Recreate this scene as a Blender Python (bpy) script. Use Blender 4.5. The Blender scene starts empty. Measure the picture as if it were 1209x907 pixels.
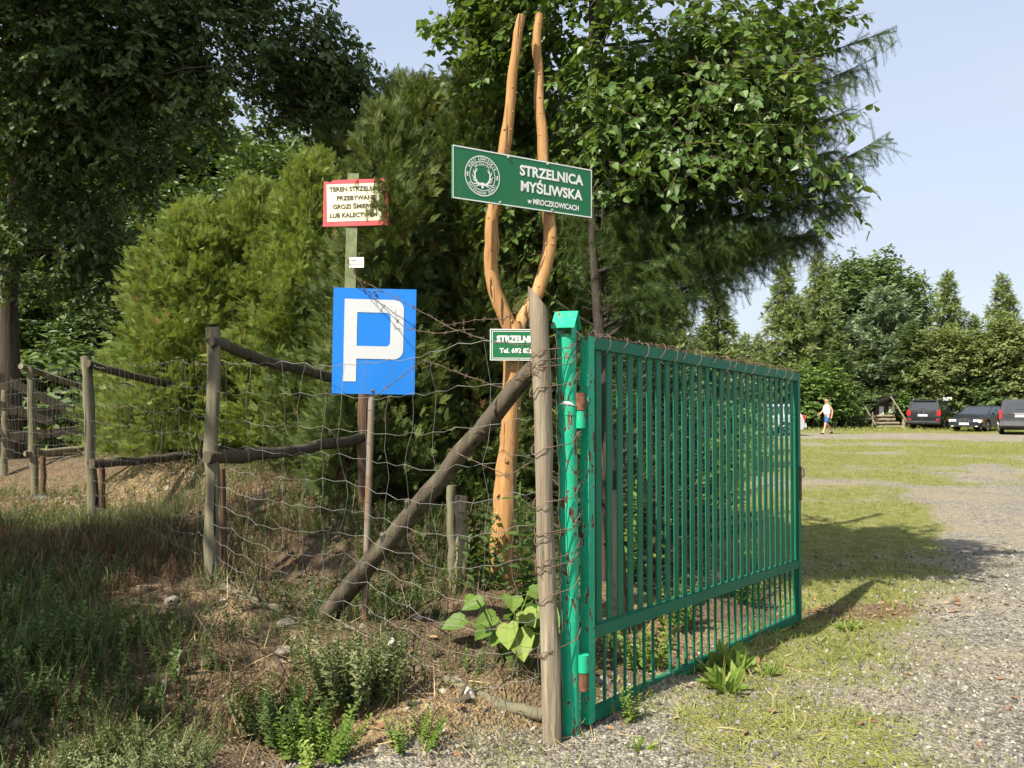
import bpy, bmesh, math, random
import numpy as np
from mathutils import Vector, Matrix
R = math.radians
scene = bpy.context.scene
col = scene.collection

# ------------------------------------------------------------------ camera, sky, sun, exposure
F_PX, CX, CY, HORIZON = 1000.0, 604.5, 453.5, 475.0
EYE = 1.6
PITCH = math.atan((HORIZON - CY) / F_PX)
cam = bpy.data.cameras.new('camera'); cam_o = bpy.data.objects.new('camera', cam); col.objects.link(cam_o)
cam.sensor_width = 36.0; cam.lens = F_PX / 1209.0 * 36.0
cam.clip_start = 0.05; cam.clip_end = 3000
cam_o.location = (0, 0, EYE); cam_o.rotation_euler = (R(90) + PITCH, 0, 0)
scene.camera = cam_o

SUN_EL, SUN_ROT = R(50), R(225)            # the sun stands behind the camera, to its left
TO_SUN = Vector((math.sin(SUN_ROT) * math.cos(SUN_EL), math.cos(SUN_ROT) * math.cos(SUN_EL), math.sin(SUN_EL)))
world = bpy.data.worlds.new('World'); scene.world = world; world.use_nodes = True
wn = world.node_tree; wn.nodes.clear()
sky = wn.nodes.new('ShaderNodeTexSky'); sky.sky_type = 'NISHITA'; sky.sun_disc = False
sky.sun_elevation = SUN_EL; sky.sun_rotation = SUN_ROT
sky.air_density = 1.0; sky.dust_density = 2.2; sky.ozone_density = 1.0
bg = wn.nodes.new('ShaderNodeBackground'); bg.inputs['Strength'].default_value = 0.128
wo = wn.nodes.new('ShaderNodeOutputWorld')
veil = wn.nodes.new('ShaderNodeMix'); veil.data_type = 'RGBA'; veil.inputs[7].default_value = (2.85, 3.10, 3.60, 1)   # thin high cloud over the whole sky
tc = wn.nodes.new('ShaderNodeTexCoord'); mp = wn.nodes.new('ShaderNodeMapping'); mp.inputs['Scale'].default_value = (1.0, 1.0, 3.2); wn.links.new(tc.outputs['Generated'], mp.inputs[0])
cn = wn.nodes.new('ShaderNodeTexNoise'); cn.inputs['Scale'].default_value = 1.7; cn.inputs['Detail'].default_value = 4; wn.links.new(mp.outputs[0], cn.inputs['Vector'])
cr = wn.nodes.new('ShaderNodeMapRange'); cr.inputs['From Min'].default_value = .35; cr.inputs['From Max'].default_value = .68; cr.inputs['To Min'].default_value = .52; cr.inputs['To Max'].default_value = .84
wn.links.new(cn.outputs['Fac'], cr.inputs['Value']); wn.links.new(cr.outputs[0], veil.inputs[0]); wn.links.new(sky.outputs[0], veil.inputs[6]); wn.links.new(veil.outputs[2], bg.inputs[0])
wn.links.new(bg.outputs[0], wo.inputs[0])
sun = bpy.data.lights.new('sun', 'SUN'); sun.energy = 5.0; sun.angle = R(0.53); sun.color = (1.0, 0.93, 0.80)
sun_o = bpy.data.objects.new('sun', sun); col.objects.link(sun_o)
sun_o.rotation_euler = TO_SUN.to_track_quat('Z', 'Y').to_euler()
scene.view_settings.view_transform = 'Standard'; scene.view_settings.look = 'None'
scene.view_settings.gamma = 1.0; scene.view_settings.use_curve_mapping = False
scene.view_settings.exposure = 1.0
scene.cycles.max_bounces = 6; scene.cycles.diffuse_bounces = 3; scene.cycles.glossy_bounces = 2
scene.cycles.transmission_bounces = 4; scene.cycles.use_denoising = True
scene.cycles.sample_clamp_indirect = 4.0

# ------------------------------------------------------------------ helpers
def ray(px, py):
    x, u = (px - CX) / F_PX, (CY - py) / F_PX
    c, s = math.cos(PITCH), math.sin(PITCH)
    return Vector((x, c - s * u, s + c * u))
def at(px, py, Y):
    """The point at depth Y that the photograph shows at pixel (px, py)."""
    d = ray(px, py)
    return Vector((0, 0, EYE)) + d * (Y / d.y)

def rs(seed): return np.random.RandomState(seed)
_lat = rs(99).rand(64, 64, 64)
def vnoise(p, scale=1.0):
    q = np.asarray(p, float) * scale
    i = np.floor(q).astype(int); f = q - i; f = f * f * (3 - 2 * f)
    out = 0
    for a in (0, 1):
        for b in (0, 1):
            for c in (0, 1):
                w = (f[:, 0] if a else 1 - f[:, 0]) * (f[:, 1] if b else 1 - f[:, 1]) * (f[:, 2] if c else 1 - f[:, 2])
                out = out + w * _lat[(i[:, 0] + a) % 64, (i[:, 1] + b) % 64, (i[:, 2] + c) % 64]
    return out
def vnoise2(x, y, scale=1.0, z=0.37):
    x = np.asarray(x, float); y = np.asarray(y, float)
    return vnoise(np.stack([x.ravel(), y.ravel(), np.full(x.size, z / scale)], 1), scale).reshape(x.shape)

def norm(a):
    return a / np.maximum(np.linalg.norm(a, axis=-1, keepdims=True), 1e-9)

class MB:
    """Collects shapes and links them as ONE mesh object."""
    def __init__(s): s.v = []; s.f = []; s.m = []; s.sm = []; s.n = 0; s.rnd = []
    def add(s, V, Fs, mi=0, smooth=True, rnd=None):
        V = [tuple(map(float, p)) for p in V]
        s.v += V; k = s.n
        for f in Fs:
            s.f.append([i + k for i in f]); s.m.append(mi); s.sm.append(smooth)
        s.rnd += [0.5 if rnd is None else rnd] * len(V)
        s.n += len(V)
        return s
    def box(s, c, size, rot=None, mi=0, taper=1.0):
        hx, hy, hz = size[0] / 2, size[1] / 2, size[2] / 2
        pts = []
        for z in (-1, 1):
            t = 1.0 if z < 0 else taper
            for x, y in ((-1, -1), (1, -1), (1, 1), (-1, 1)): pts.append(Vector((x * hx * t, y * hy * t, z * hz)))
        if rot is not None: pts = [rot @ p for p in pts]
        pts = [p + Vector(c) for p in pts]
        return s.add(pts, [(3, 2, 1, 0), (4, 5, 6, 7), (0, 1, 5, 4), (1, 2, 6, 5), (2, 3, 7, 6), (3, 0, 4, 7)], mi, False)
    def bar(s, a, b, w, t, up=(0, 0, 1), mi=0):
        """A rectangular bar from a to b, t thick along up x dir."""
        a, b = Vector(a), Vector(b); d = (b - a).normalized(); u = Vector(up)
        sd = d.cross(u).normalized(); u = sd.cross(d).normalized()
        pts = []
        for p in (a, b):
            for i, j in ((-1, -1), (1, -1), (1, 1), (-1, 1)): pts.append(p + sd * (i * t / 2) + u * (j * w / 2))
        return s.add(pts, [(3, 2, 1, 0), (4, 5, 6, 7), (0, 1, 5, 4), (1, 2, 6, 5), (2, 3, 7, 6), (3, 0, 4, 7)], mi, False)
    def tube(s, pts, rad, n=8, mi=0, caps=True, rough=0.0, seed=0, smooth=True, rnd=None):
        pts = [Vector(p) for p in pts]; k = len(pts)
        if not hasattr(rad, '__len__'): rad = [rad] * k
        rg = random.Random(seed)
        V = []; prev = None
        lump = [1 + rough * (rg.random() - .5) for _ in range(n)]
        for i, p in enumerate(pts):
            d = (pts[min(i + 1, k - 1)] - pts[max(i - 1, 0)])
            d = d.normalized() if d.length > 1e-9 else Vector((0, 0, 1))
            if prev is None:
                r = Vector((1, 0, 0)) if abs(d.x) < .8 else Vector((0, 1, 0)); prev = (r - d * r.dot(d)).normalized()
            prev = (prev - d * prev.dot(d)).normalized(); q = d.cross(prev)
            for j in range(n):
                a = 2 * math.pi * j / n
                rr = rad[i] * lump[j] * (1 + rough * .6 * (rg.random() - .5))
                V.append(p + (prev * math.cos(a) + q * math.sin(a)) * rr)
        Fs = []
        for i in range(k - 1):
            for j in range(n):
                Fs.append((i * n + j, i * n + (j + 1) % n, (i + 1) * n + (j + 1) % n, (i + 1) * n + j))
        s.add(V, Fs, mi, smooth, rnd)
        if caps:
            b = s.n - len(V)
            s.f.append([b + j for j in range(n)][::-1]); s.m.append(mi); s.sm.append(False)
            s.f.append([b + (k - 1) * n + j for j in range(n)]); s.m.append(mi); s.sm.append(False)
        return s
    def prism(s, outline, y0, y1, mi=0, plane='xz'):
        """An outline in x,z pushed from y0 to y1."""
        n = len(outline)
        V = [(x, y0, z) for x, z in outline] + [(x, y1, z) for x, z in outline]
        Fs = [list(range(n)), list(range(n, 2 * n))[::-1]] + [(i, i + n, (i + 1) % n + n, (i + 1) % n) for i in range(n)]
        return s.add(V, Fs, mi, False)
    def lathe(s, prof, n=16, axis='z', c=(0, 0, 0), mi=0, smooth=True):
        V = []
        for r, h in prof:
            for j in range(n):
                a = 2 * math.pi * j / n; u, w = r * math.cos(a), r * math.sin(a)
                p = (u, w, h) if axis == 'z' else ((h, u, w) if axis == 'x' else (w, h, u))
                V.append((p[0] + c[0], p[1] + c[1], p[2] + c[2]))
        k = len(prof); Fs = []
        for i in range(k - 1):
            for j in range(n): Fs.append((i * n + j, i * n + (j + 1) % n, (i + 1) * n + (j + 1) % n, (i + 1) * n + j))
        Fs.append(list(range(n))[::-1]); Fs.append([(k - 1) * n + j for j in range(n)])
        return s.add(V, Fs, mi, smooth)
    def build(s, name, mats, parent=None, loc=None):
        me = bpy.data.meshes.new(name); me.from_pydata(s.v, [], s.f)
        mats = mats if isinstance(mats, (list, tuple)) else [mats]
        for m in mats: me.materials.append(m)
        me.polygons.foreach_set('material_index', s.m); me.polygons.foreach_set('use_smooth', s.sm)
        at_ = me.attributes.new('rnd', 'FLOAT', 'POINT'); at_.data.foreach_set('value', s.rnd)
        bm = bmesh.new(); bm.from_mesh(me); bmesh.ops.recalc_face_normals(bm, faces=bm.faces[:])
        for e in bm.edges:
            if any(not f.smooth for f in e.link_faces): e.smooth = False
        bm.to_mesh(me); bm.free()
        return link(name, me, parent, loc)

def link(name, me, parent=None, loc=None):
    o = bpy.data.objects.new(name, me); col.objects.link(o)
    if parent is not None: o.parent = parent
    if loc is not None: o.location = loc
    return o
def tag(o, label=None, cat=None, group=None, kind=None):
    for k, v in (('label', label), ('category', cat), ('group', group), ('kind', kind)):
        if v: o[k] = v
    return o
def thing(name, label, cat, loc=(0, 0, 0), rotz=0.0, group=None):
    o = bpy.data.objects.new(name, None); col.objects.link(o); o.empty_display_size = .1
    o.location = loc; o.rotation_euler = (0, 0, rotz)
    return tag(o, label, cat, group)
def copy_thing(root, loc, rotz, scale=1.0, label=None, zscale=None):
    r = root.copy(); col.objects.link(r); r.location = loc; r.rotation_euler = (0, 0, rotz)
    r.scale = (scale, scale, zscale or scale)
    if label: r['label'] = label
    for ch in list(root.children):
        c = ch.copy(); col.objects.link(c); c.parent = r
        for g in list(ch.children):
            d = g.copy(); col.objects.link(d); d.parent = c
    return r

# numpy meshes: many copies of a small template
class Tem:
    def __init__(s, V, Fs): s.V = np.array(V, float); s.F = Fs
def scatter(parts):
    """parts: list of (Tem, P, D, N, S, rnd) -> mesh arrays"""
    VV = []; LV = []; LS = []; RN = []; MI = []; vo = 0; lo = 0
    for part in parts:
        t, P, D, Nn, S, rnd = part[:6]; mi = part[6] if len(part) > 6 else 0
        P = np.asarray(P, float); n = len(P)
        if n == 0: continue
        X = norm(np.asarray(D, float)); Z = np.asarray(Nn, float); Z = norm(Z - (Z * X).sum(1, keepdims=True) * X); Y = np.cross(Z, X)
        S = np.broadcast_to(np.asarray(S, float), (n,)) if np.ndim(S) < 2 else np.asarray(S, float)
        k = len(t.V)
        if np.ndim(S) == 2: sx, sy, sz = S[:, 0], S[:, 1], S[:, 2]
        else: sx = sy = sz = S
        V = (P[:, None, :] + t.V[None, :, 0, None] * (X * sx[:, None])[:, None, :] + t.V[None, :, 1, None] * (Y * sy[:, None])[:, None, :]
             + t.V[None, :, 2, None] * (Z * sz[:, None])[:, None, :])
        VV.append(V.reshape(-1, 3))
        fl = np.concatenate([np.array(f) for f in t.F]); ft = np.array([len(f) for f in t.F])
        LV.append((fl[None, :] + (np.arange(n) * k)[:, None] + vo).ravel())
        st = np.concatenate([[0], np.cumsum(ft)[:-1]])
        LS.append((st[None, :] + (np.arange(n) * len(fl))[:, None] + lo).ravel())
        RN.append(np.repeat(np.broadcast_to(rnd, (n,)), k)); MI.append(np.full(n * len(ft), mi))
        vo += n * k; lo += n * len(fl)
    return np.concatenate(VV), np.concatenate(LV), np.concatenate(LS), np.concatenate(RN), np.concatenate(MI)
def np_object(name, parts, mats, parent=None, loc=None, smooth=False):
    V, LV, LS, RN, MI = scatter(parts)
    me = bpy.data.meshes.new(name)
    me.vertices.add(len(V)); me.vertices.foreach_set('co', V.ravel().astype(np.float32))
    me.loops.add(len(LV)); me.loops.foreach_set('vertex_index', LV.astype(np.int32))
    me.polygons.add(len(LS)); me.polygons.foreach_set('loop_start', LS.astype(np.int32))
    for m in (mats if isinstance(mats, (list, tuple)) else [mats]): me.materials.append(m)
    me.polygons.foreach_set('material_index', MI.astype(np.int32))
    me.polygons.foreach_set('use_smooth', np.full(len(LS), smooth))
    me.update(calc_edges=True)
    a = me.attributes.new('rnd', 'FLOAT', 'POINT'); a.data.foreach_set('value', RN.astype(np.float32))
    return link(name, me, parent, loc)

# ------------------------------------------------------------------ materials
class NT:
    def __init__(s, name):
        s.m = bpy.data.materials.new(name); s.m.use_nodes = True; s.t = s.m.node_tree
        s.b = s.t.nodes['Principled BSDF']; s.out = s.t.nodes['Material Output']
    def n(s, typ, props=None, **inp):
        nd = s.t.nodes.new(typ)
        for k, v in (props or {}).items(): setattr(nd, k, v)
        for k, v in inp.items(): s.set(nd, k.replace('_', ' '), v)
        return nd
    def set(s, nd, key, v):
        sock = nd.inputs[int(key)] if key.isdigit() else nd.inputs[key]
        if hasattr(v, 'is_output') or isinstance(v, bpy.types.NodeSocket): s.t.links.new(v, sock)
        elif isinstance(v, (tuple, list)) and len(v) == 3 and sock.type == 'RGBA': sock.default_value = (*v, 1)
        else: sock.default_value = v
    def pos(s, scale=None):
        g = s.n('ShaderNodeNewGeometry').outputs['Position']
        return g if scale is None else s.n('ShaderNodeVectorMath', {'operation': 'MULTIPLY'}, **{'0': g, '1': scale}).outputs[0]
    def obj(s, scale=None):
        g = s.n('ShaderNodeTexCoord').outputs['Object']
        return g if scale is None else s.n('ShaderNodeVectorMath', {'operation': 'MULTIPLY'}, **{'0': g, '1': scale}).outputs[0]
    def noise(s, vec, scale, detail=3, rough=.55):
        return s.n('ShaderNodeTexNoise', None, Vector=vec, Scale=scale, Detail=detail, Roughness=rough).outputs['Fac']
    def ramp(s, fac, stops):
        r = s.n('ShaderNodeValToRGB', None, Fac=fac); e = r.color_ramp.elements
        while len(e) < len(stops): e.new(.5)
        for i, (p, c) in enumerate(stops):
            e[i].position = p; e[i].color = (*c, 1) if len(c) == 3 else c
        return r.outputs['Color']
    def step(s, fac, a, b):
        return s.n('ShaderNodeMapRange', {'interpolation_type': 'SMOOTHSTEP'}, Value=fac, From_Min=a, From_Max=b).outputs[0]
    def mix(s, fac, a, b, mode='MIX'):
        nd = s.t.nodes.new('ShaderNodeMix'); nd.data_type = 'RGBA'; nd.blend_type = mode; nd.clamp_factor = True
        for i, v in ((0, fac), (6, a), (7, b)):
            sock = nd.inputs[i]
            if isinstance(v, bpy.types.NodeSocket): s.t.links.new(v, sock)
            elif isinstance(v, (tuple, list)): sock.default_value = (*v[:3], 1)
            else: sock.default_value = v
        return nd.outputs[2]
    def math(s, op, a, b=0.0):
        return s.n('ShaderNodeMath', {'operation': op}, **{'0': a, '1': b}).outputs[0]
    def attr(s, name):
        return s.n('ShaderNodeAttribute', {'attribute_name': name}).outputs['Fac']
    def bump(s, h, strength=.4, dist=.01):
        s.set(s.b, 'Normal', s.n('ShaderNodeBump', None, Strength=strength, Distance=dist, Height=h).outputs[0])
    def fin(s, color=None, rough=.6, spec=.4, metal=0.0):
        if color is not None: s.set(s.b, 'Base Color', color)
        s.set(s.b, 'Roughness', rough); s.set(s.b, 'Specular IOR Level', spec); s.set(s.b, 'Metallic', metal)
        return s.m

def plain(name, c, rough=.5, spec=.4, metal=0.0, var=.12, scale=6.0):
    t = NT(name); nz = t.noise(t.obj(), scale, 4)
    lo = tuple(max(0, x * (1 - var)) for x in c); hi = tuple(min(1, x * (1 + var)) for x in c)
    return t.fin(t.ramp(nz, [(.3, lo), (.7, hi)]), rough, spec, metal)

def leaf_mat(name, stops, trans=.3, rough=.55, spec=.3, tcol=None):
    t = NT(name); c = t.ramp(t.attr('rnd'), stops)
    t.fin(c, rough, spec)
    tr = t.n('ShaderNodeBsdfTranslucent')
    t.t.links.new(t.mix(.5, c, tcol or (0.25, 0.35, 0.02)), tr.inputs['Color'])
    mx = t.n('ShaderNodeMixShader'); mx.inputs[0].default_value = trans
    t.t.links.new(t.b.outputs[0], mx.inputs[1]); t.t.links.new(tr.outputs[0], mx.inputs[2]); t.t.links.new(mx.outputs[0], t.out.inputs[0])
    return t.m

def wood_mat(name, c0, c1, c2, rough=.85, stretch=(14, 14, 1.2), bump=.5, crack=True):
    t = NT(name); p = t.obj(stretch)
    a = t.noise(p, 1.6, 5, .65); b = t.noise(t.obj(), 3.0, 3)
    c = t.mix(t.step(b, .35, .7), t.ramp(a, [(.25, c0), (.5, c1), (.75, c2)]), c1)
    if crack:
        k = t.noise(t.obj((30, 30, .9)), 1.0, 2); c = t.mix(t.step(k, .62, .7), c, tuple(x * .35 for x in c0))
        t.bump(t.math('SUBTRACT', a, t.step(k, .6, .7)), bump, .012)
    else: t.bump(a, bump, .008)
    return t.fin(c, rough, .2)

M = {}
M['grey_wood'] = wood_mat('weathered_wood', (.07, .06, .042), (.23, .192, .135), (.44, .37, .265), stretch=(26, 26, 1.6), bump=.8)
M['old_wood'] = wood_mat('old_dark_wood', (.035, .030, .020), (.082, .068, .046), (.165, .14, .095), bump=.9)
M['post_wood'] = wood_mat('fence_post_wood', (.07, .066, .042), (.16, .145, .095), (.29, .26, .175))
M['stake_wood'] = wood_mat('reddish_stake_wood', (.06, .038, .024), (.13, .08, .05), (.20, .13, .085))
M['peeled'] = wood_mat('peeled_orange_wood', (.19, .098, .036), (.36, .195, .072), (.54, .36, .18), rough=.6, stretch=(16, 16, 1.4), bump=.5)
M['bark'] = wood_mat('tree_bark', (.03, .024, .018), (.075, .058, .042), (.13, .10, .075), bump=.9)
M['shaded_bark'] = wood_mat('shaded_bark', (.014, .011, .009), (.036, .029, .022), (.065, .053, .04), bump=.9)  # bark at half tone, shade on the larch trunk put into the colour
M['red_bark'] = wood_mat('reddish_larch_bark', (.06, .03, .02), (.13, .07, .045), (.19, .12, .08), bump=.9)

def paint_mat(name, c, chip=.66, rough=.38):
    t = NT(name); p = t.obj()
    n1 = t.noise(t.obj((1, 1, .4)), 30, 6, .7); n2 = t.noise(p, 3.5, 2)
    sc = t.math('ADD', n1, t.math('MULTIPLY', n2, .35))
    k = t.step(sc, chip + .17, chip + .19); edge = t.step(sc, chip + .13, chip + .17)
    fade = t.ramp(t.noise(p, 2.0, 4), [(.3, tuple(x * .86 for x in c)), (.7, tuple(min(1, x * 1.1 + .01) for x in c))])
    rust = t.ramp(t.noise(p, 40, 3), [(.3, (.05, .02, .01)), (.6, (.17, .07, .035)), (.8, (.30, .17, .10))])
    cc = t.mix(edge, fade, tuple(min(1, x * 1.2 + .05) for x in c)); cc = t.mix(k, cc, rust)
    t.bump(t.math('SUBTRACT', 1.0, k), .35, .002)
    t.set(t.b, 'Roughness', t.n('ShaderNodeMapRange', None, Value=k, To_Min=rough, To_Max=.9).outputs[0])
    t.set(t.b, 'Base Color', cc); t.set(t.b, 'Specular IOR Level', .22)
    return t.m
M['green_paint'] = paint_mat('chipped_green_paint', (.012, .36, .195), .575)
M['shaded_gate_paint'] = paint_mat('shaded_gate_green_paint', (.004, .13, .068), .70, .5)  # same paint darkened to match its shaded face; hinge stile keeps the sunlit tone
M['rust'] = plain('rusty_metal', (.14, .065, .035), .85, .3, 0, .5, 30)
M['wire'] = plain('galvanised_wire', (.22, .22, .195), .5, .5, .35, .3, 20)
M['barb'] = plain('rusty_barbed_wire', (.13, .09, .065), .75, .4, .2, .5, 25)
def sign_mat(name, c, rough=.42, dirt=.12, dc=(.2, .17, .1)):
    t = NT(name); a = t.noise(t.obj((1, 1, .5)), 5, 5, .6)
    return t.fin(t.mix(t.math('MULTIPLY', t.step(a, .45, .8), dirt), c, dc), rough, .4)
M['sign_green'] = sign_mat('sign_green', (.012, .145, .05), .4, .1)
M['sign_white'] = sign_mat('sign_white', (.80, .80, .76), .45, .12)
M['sign_cream'] = sign_mat('sign_cream', (.80, .76, .52), .55, .25, (.35, .3, .14))
M['sign_red'] = sign_mat('sign_red', (.62, .09, .10), .5, .2, (.5, .25, .2))
M['sign_blue'] = sign_mat('sign_blue', (.008, .17, .58), .4, .07)
M['sign_refl'] = sign_mat('sign_reflective_white', (.50, .52, .53), .4, .15, (.4, .4, .36))
M['sign_text'] = plain('sign_dark_text', (.09, .07, .05), .6, .3)
M['sign_back'] = plain('sign_aluminium', (.4, .4, .4), .5, .5, .6)
M['steel'] = plain('worn_pole_steel', (.40, .37, .32), .5, .5, .3, .25, 12)
def pole_mat():
    t = NT('rusting_pole'); p = t.obj((8, 8, 2)); a = t.noise(p, 1.5, 4)
    z = t.n('ShaderNodeSeparateXYZ', None, Vector=t.obj()).outputs['Z']
    k = t.step(t.math('ADD', a, t.math('MULTIPLY', z, -.16)), .30, .50)
    return t.fin(t.mix(k, (.23, .205, .155), t.ramp(a, [(.3, (.12, .05, .025)), (.7, (.26, .13, .07))])), .6, .4, .1)
M['pole'] = pole_mat()
M['stone'] = plain('stone', (.24, .21, .17), .9, .2, 0, .35, 9)
# ------------------------------------------------------------------ the ground
_cp = np.array([
 (.25,4.1,0),(.36,4.25,0),(2.2,6.5,-.09),(1.2,5.3,-.03),(.9,3.5,0),(3,4,0),(6,8,-.03),(10,15,0),(20,30,0),(15,43,0),(25,45,0),(4.5,10,-.03),
 (-.2,3.85,.02),(-.9,3.7,.03),(-1.35,3.6,.06),(-1.7,3.2,.12),(-2.5,2.9,.25),(-1,3.2,0),(0,3,0),(0,0,0),(2,0,0),(-1.5,2,.05),(-4,1,.4),
 (-.4,4.25,.17),(0.05,4.55,.17),(-.06,5.3,.42),(-.85,4.9,.36),(-1.88,5.3,.46),(-1.5,4.4,.32),(-2.2,4.2,.36),(-3,4,.40),(-3.96,8,.48),
 (-5.65,10,.45),(-4.5,6,.45),(-3.2,6,.52),(-3,9.5,1.0),(-3.5,11,1.2),(-1.5,7.8,.85),(-2,10,1.1),(-.2,7,.62),(.3,9,.6),(-1,6.3,.68),
 (-6,12.2,.85),(-7,13,.75),(-7,11,.58),(-9,9,.5),(.75,5.5,.03),(.45,4.9,.05),(.5,6.5,.2),(1.3,7,.05),(1.2,9,.2),(3,9,-.05),(4,14,0),(2,14,.1),(0,15,.5),
 (-5,20,1),(-15,20,1),(-15,5,.6),(-8,3,.5),(-6,0,.4),(5,20,0),(8,25,0),(0,30,.3),(10,60,0),(40,60,0),(-30,40,.8),(60,30,0),(0,-30,0),(30,0,0),(0,-8,0),(-30,-20,.4),(8,0,0)], float)
def smooth_height(x, y):
    x = np.asarray(x, float); y = np.asarray(y, float); sh = x.shape
    x = x.ravel(); y = y.ravel(); out = np.empty(x.size)
    for i in range(0, x.size, 20000):
        d2 = (x[i:i+20000, None] - _cp[None, :, 0]) ** 2 + (y[i:i+20000, None] - _cp[None, :, 1]) ** 2
        w = 1.0 / (d2 + .02) ** 1.9
        out[i:i+20000] = (w * _cp[None, :, 2]).sum(1) / w.sum(1)
    return out.reshape(sh)
def h1(x, y): return float(H(np.array([x]), np.array([y]))[0])
# zone: 1 = bank of soil and weeds, 0 = gravel yard
_edge = np.array([(-30, -3), (-2.2, -2), (-1.4, 2.5), (-1.22, 3.5), (-.85, 3.72), (-.5, 3.86), (.15, 4.15), (.5, 4.5), (.95, 5.05), (1.6, 5.9), (2.15, 6.65), (2.5, 9), (3.2, 14), (3.5, 20), (3.5, 30), (3.5, 53), (200, 53.5)])
def zone(x, y):
    """signed distance-like measure: positive on the bank side"""
    x = np.asarray(x, float); y = np.asarray(y, float)
    best = np.full(x.shape, 1e9); sgn = np.ones(x.shape)
    for (ax, ay), (bx, by) in zip(_edge[:-1], _edge[1:]):
        dx, dy = bx - ax, by - ay; t = np.clip(((x - ax) * dx + (y - ay) * dy) / (dx * dx + dy * dy), 0, 1)
        d = np.hypot(x - ax - t * dx, y - ay - t * dy); cr = dx * (y - ay) - dy * (x - ax)
        m = d < best; best = np.where(m, d, best); sgn = np.where(m, np.sign(cr), sgn)
    return best * sgn
def sstep(v, a, b):
    t = np.clip((v - a) / (b - a), 0, 1); return t * t * (3 - 2 * t)
def moss(x, y):
    """how much low grass grows through the gravel"""
    n = vnoise2(x, y, .35) * .55 + vnoise2(x, y, 1.1, 2.2) * .3 + vnoise2(x, y, 3.1, 5.1) * .15
    px = CX + F_PX * x / np.maximum(y, .5)
    base = .40 + .20 * sstep(y, 7.5, 11) - .16 * sstep(px, 1000, 1190) * (1 - sstep(y, 24, 30)) - .10 * (1 - sstep(y, 4.5, 7)) + .04 * sstep(y, 40, 42)
    base = base - .40 * sstep(y, 34, 36.5) * (1 - sstep(y, 42.5, 44.5)) * sstep(x, 8, 12)
    base = base - .3 * sstep(x - (1.9 + .33 * y), -.5, .6) * (1 - sstep(y, 10, 17))
    near = np.exp(-((x - 1.25) ** 2 + (y - 4.3) ** 2) / .7); base = base + .20 * near
    return sstep(n + base - .5, .24, .68)
def H(x, y):
    x = np.asarray(x, float); y = np.asarray(y, float)
    bank = sstep(zone(x, y), -.25, .35); near = np.exp(-np.hypot(x, y - 5) / 14)
    return smooth_height(x, y) + near * (bank * ((vnoise2(x, y, 1.5, 4) - .5) * .10 + (vnoise2(x, y, 4) - .5) * .09 + (vnoise2(x, y, 10) - .5) * .04) + (1 - bank) * ((vnoise2(x, y, 2) - .5) * .025 + (vnoise2(x, y, 8, 3) - .5) * .012))
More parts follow.
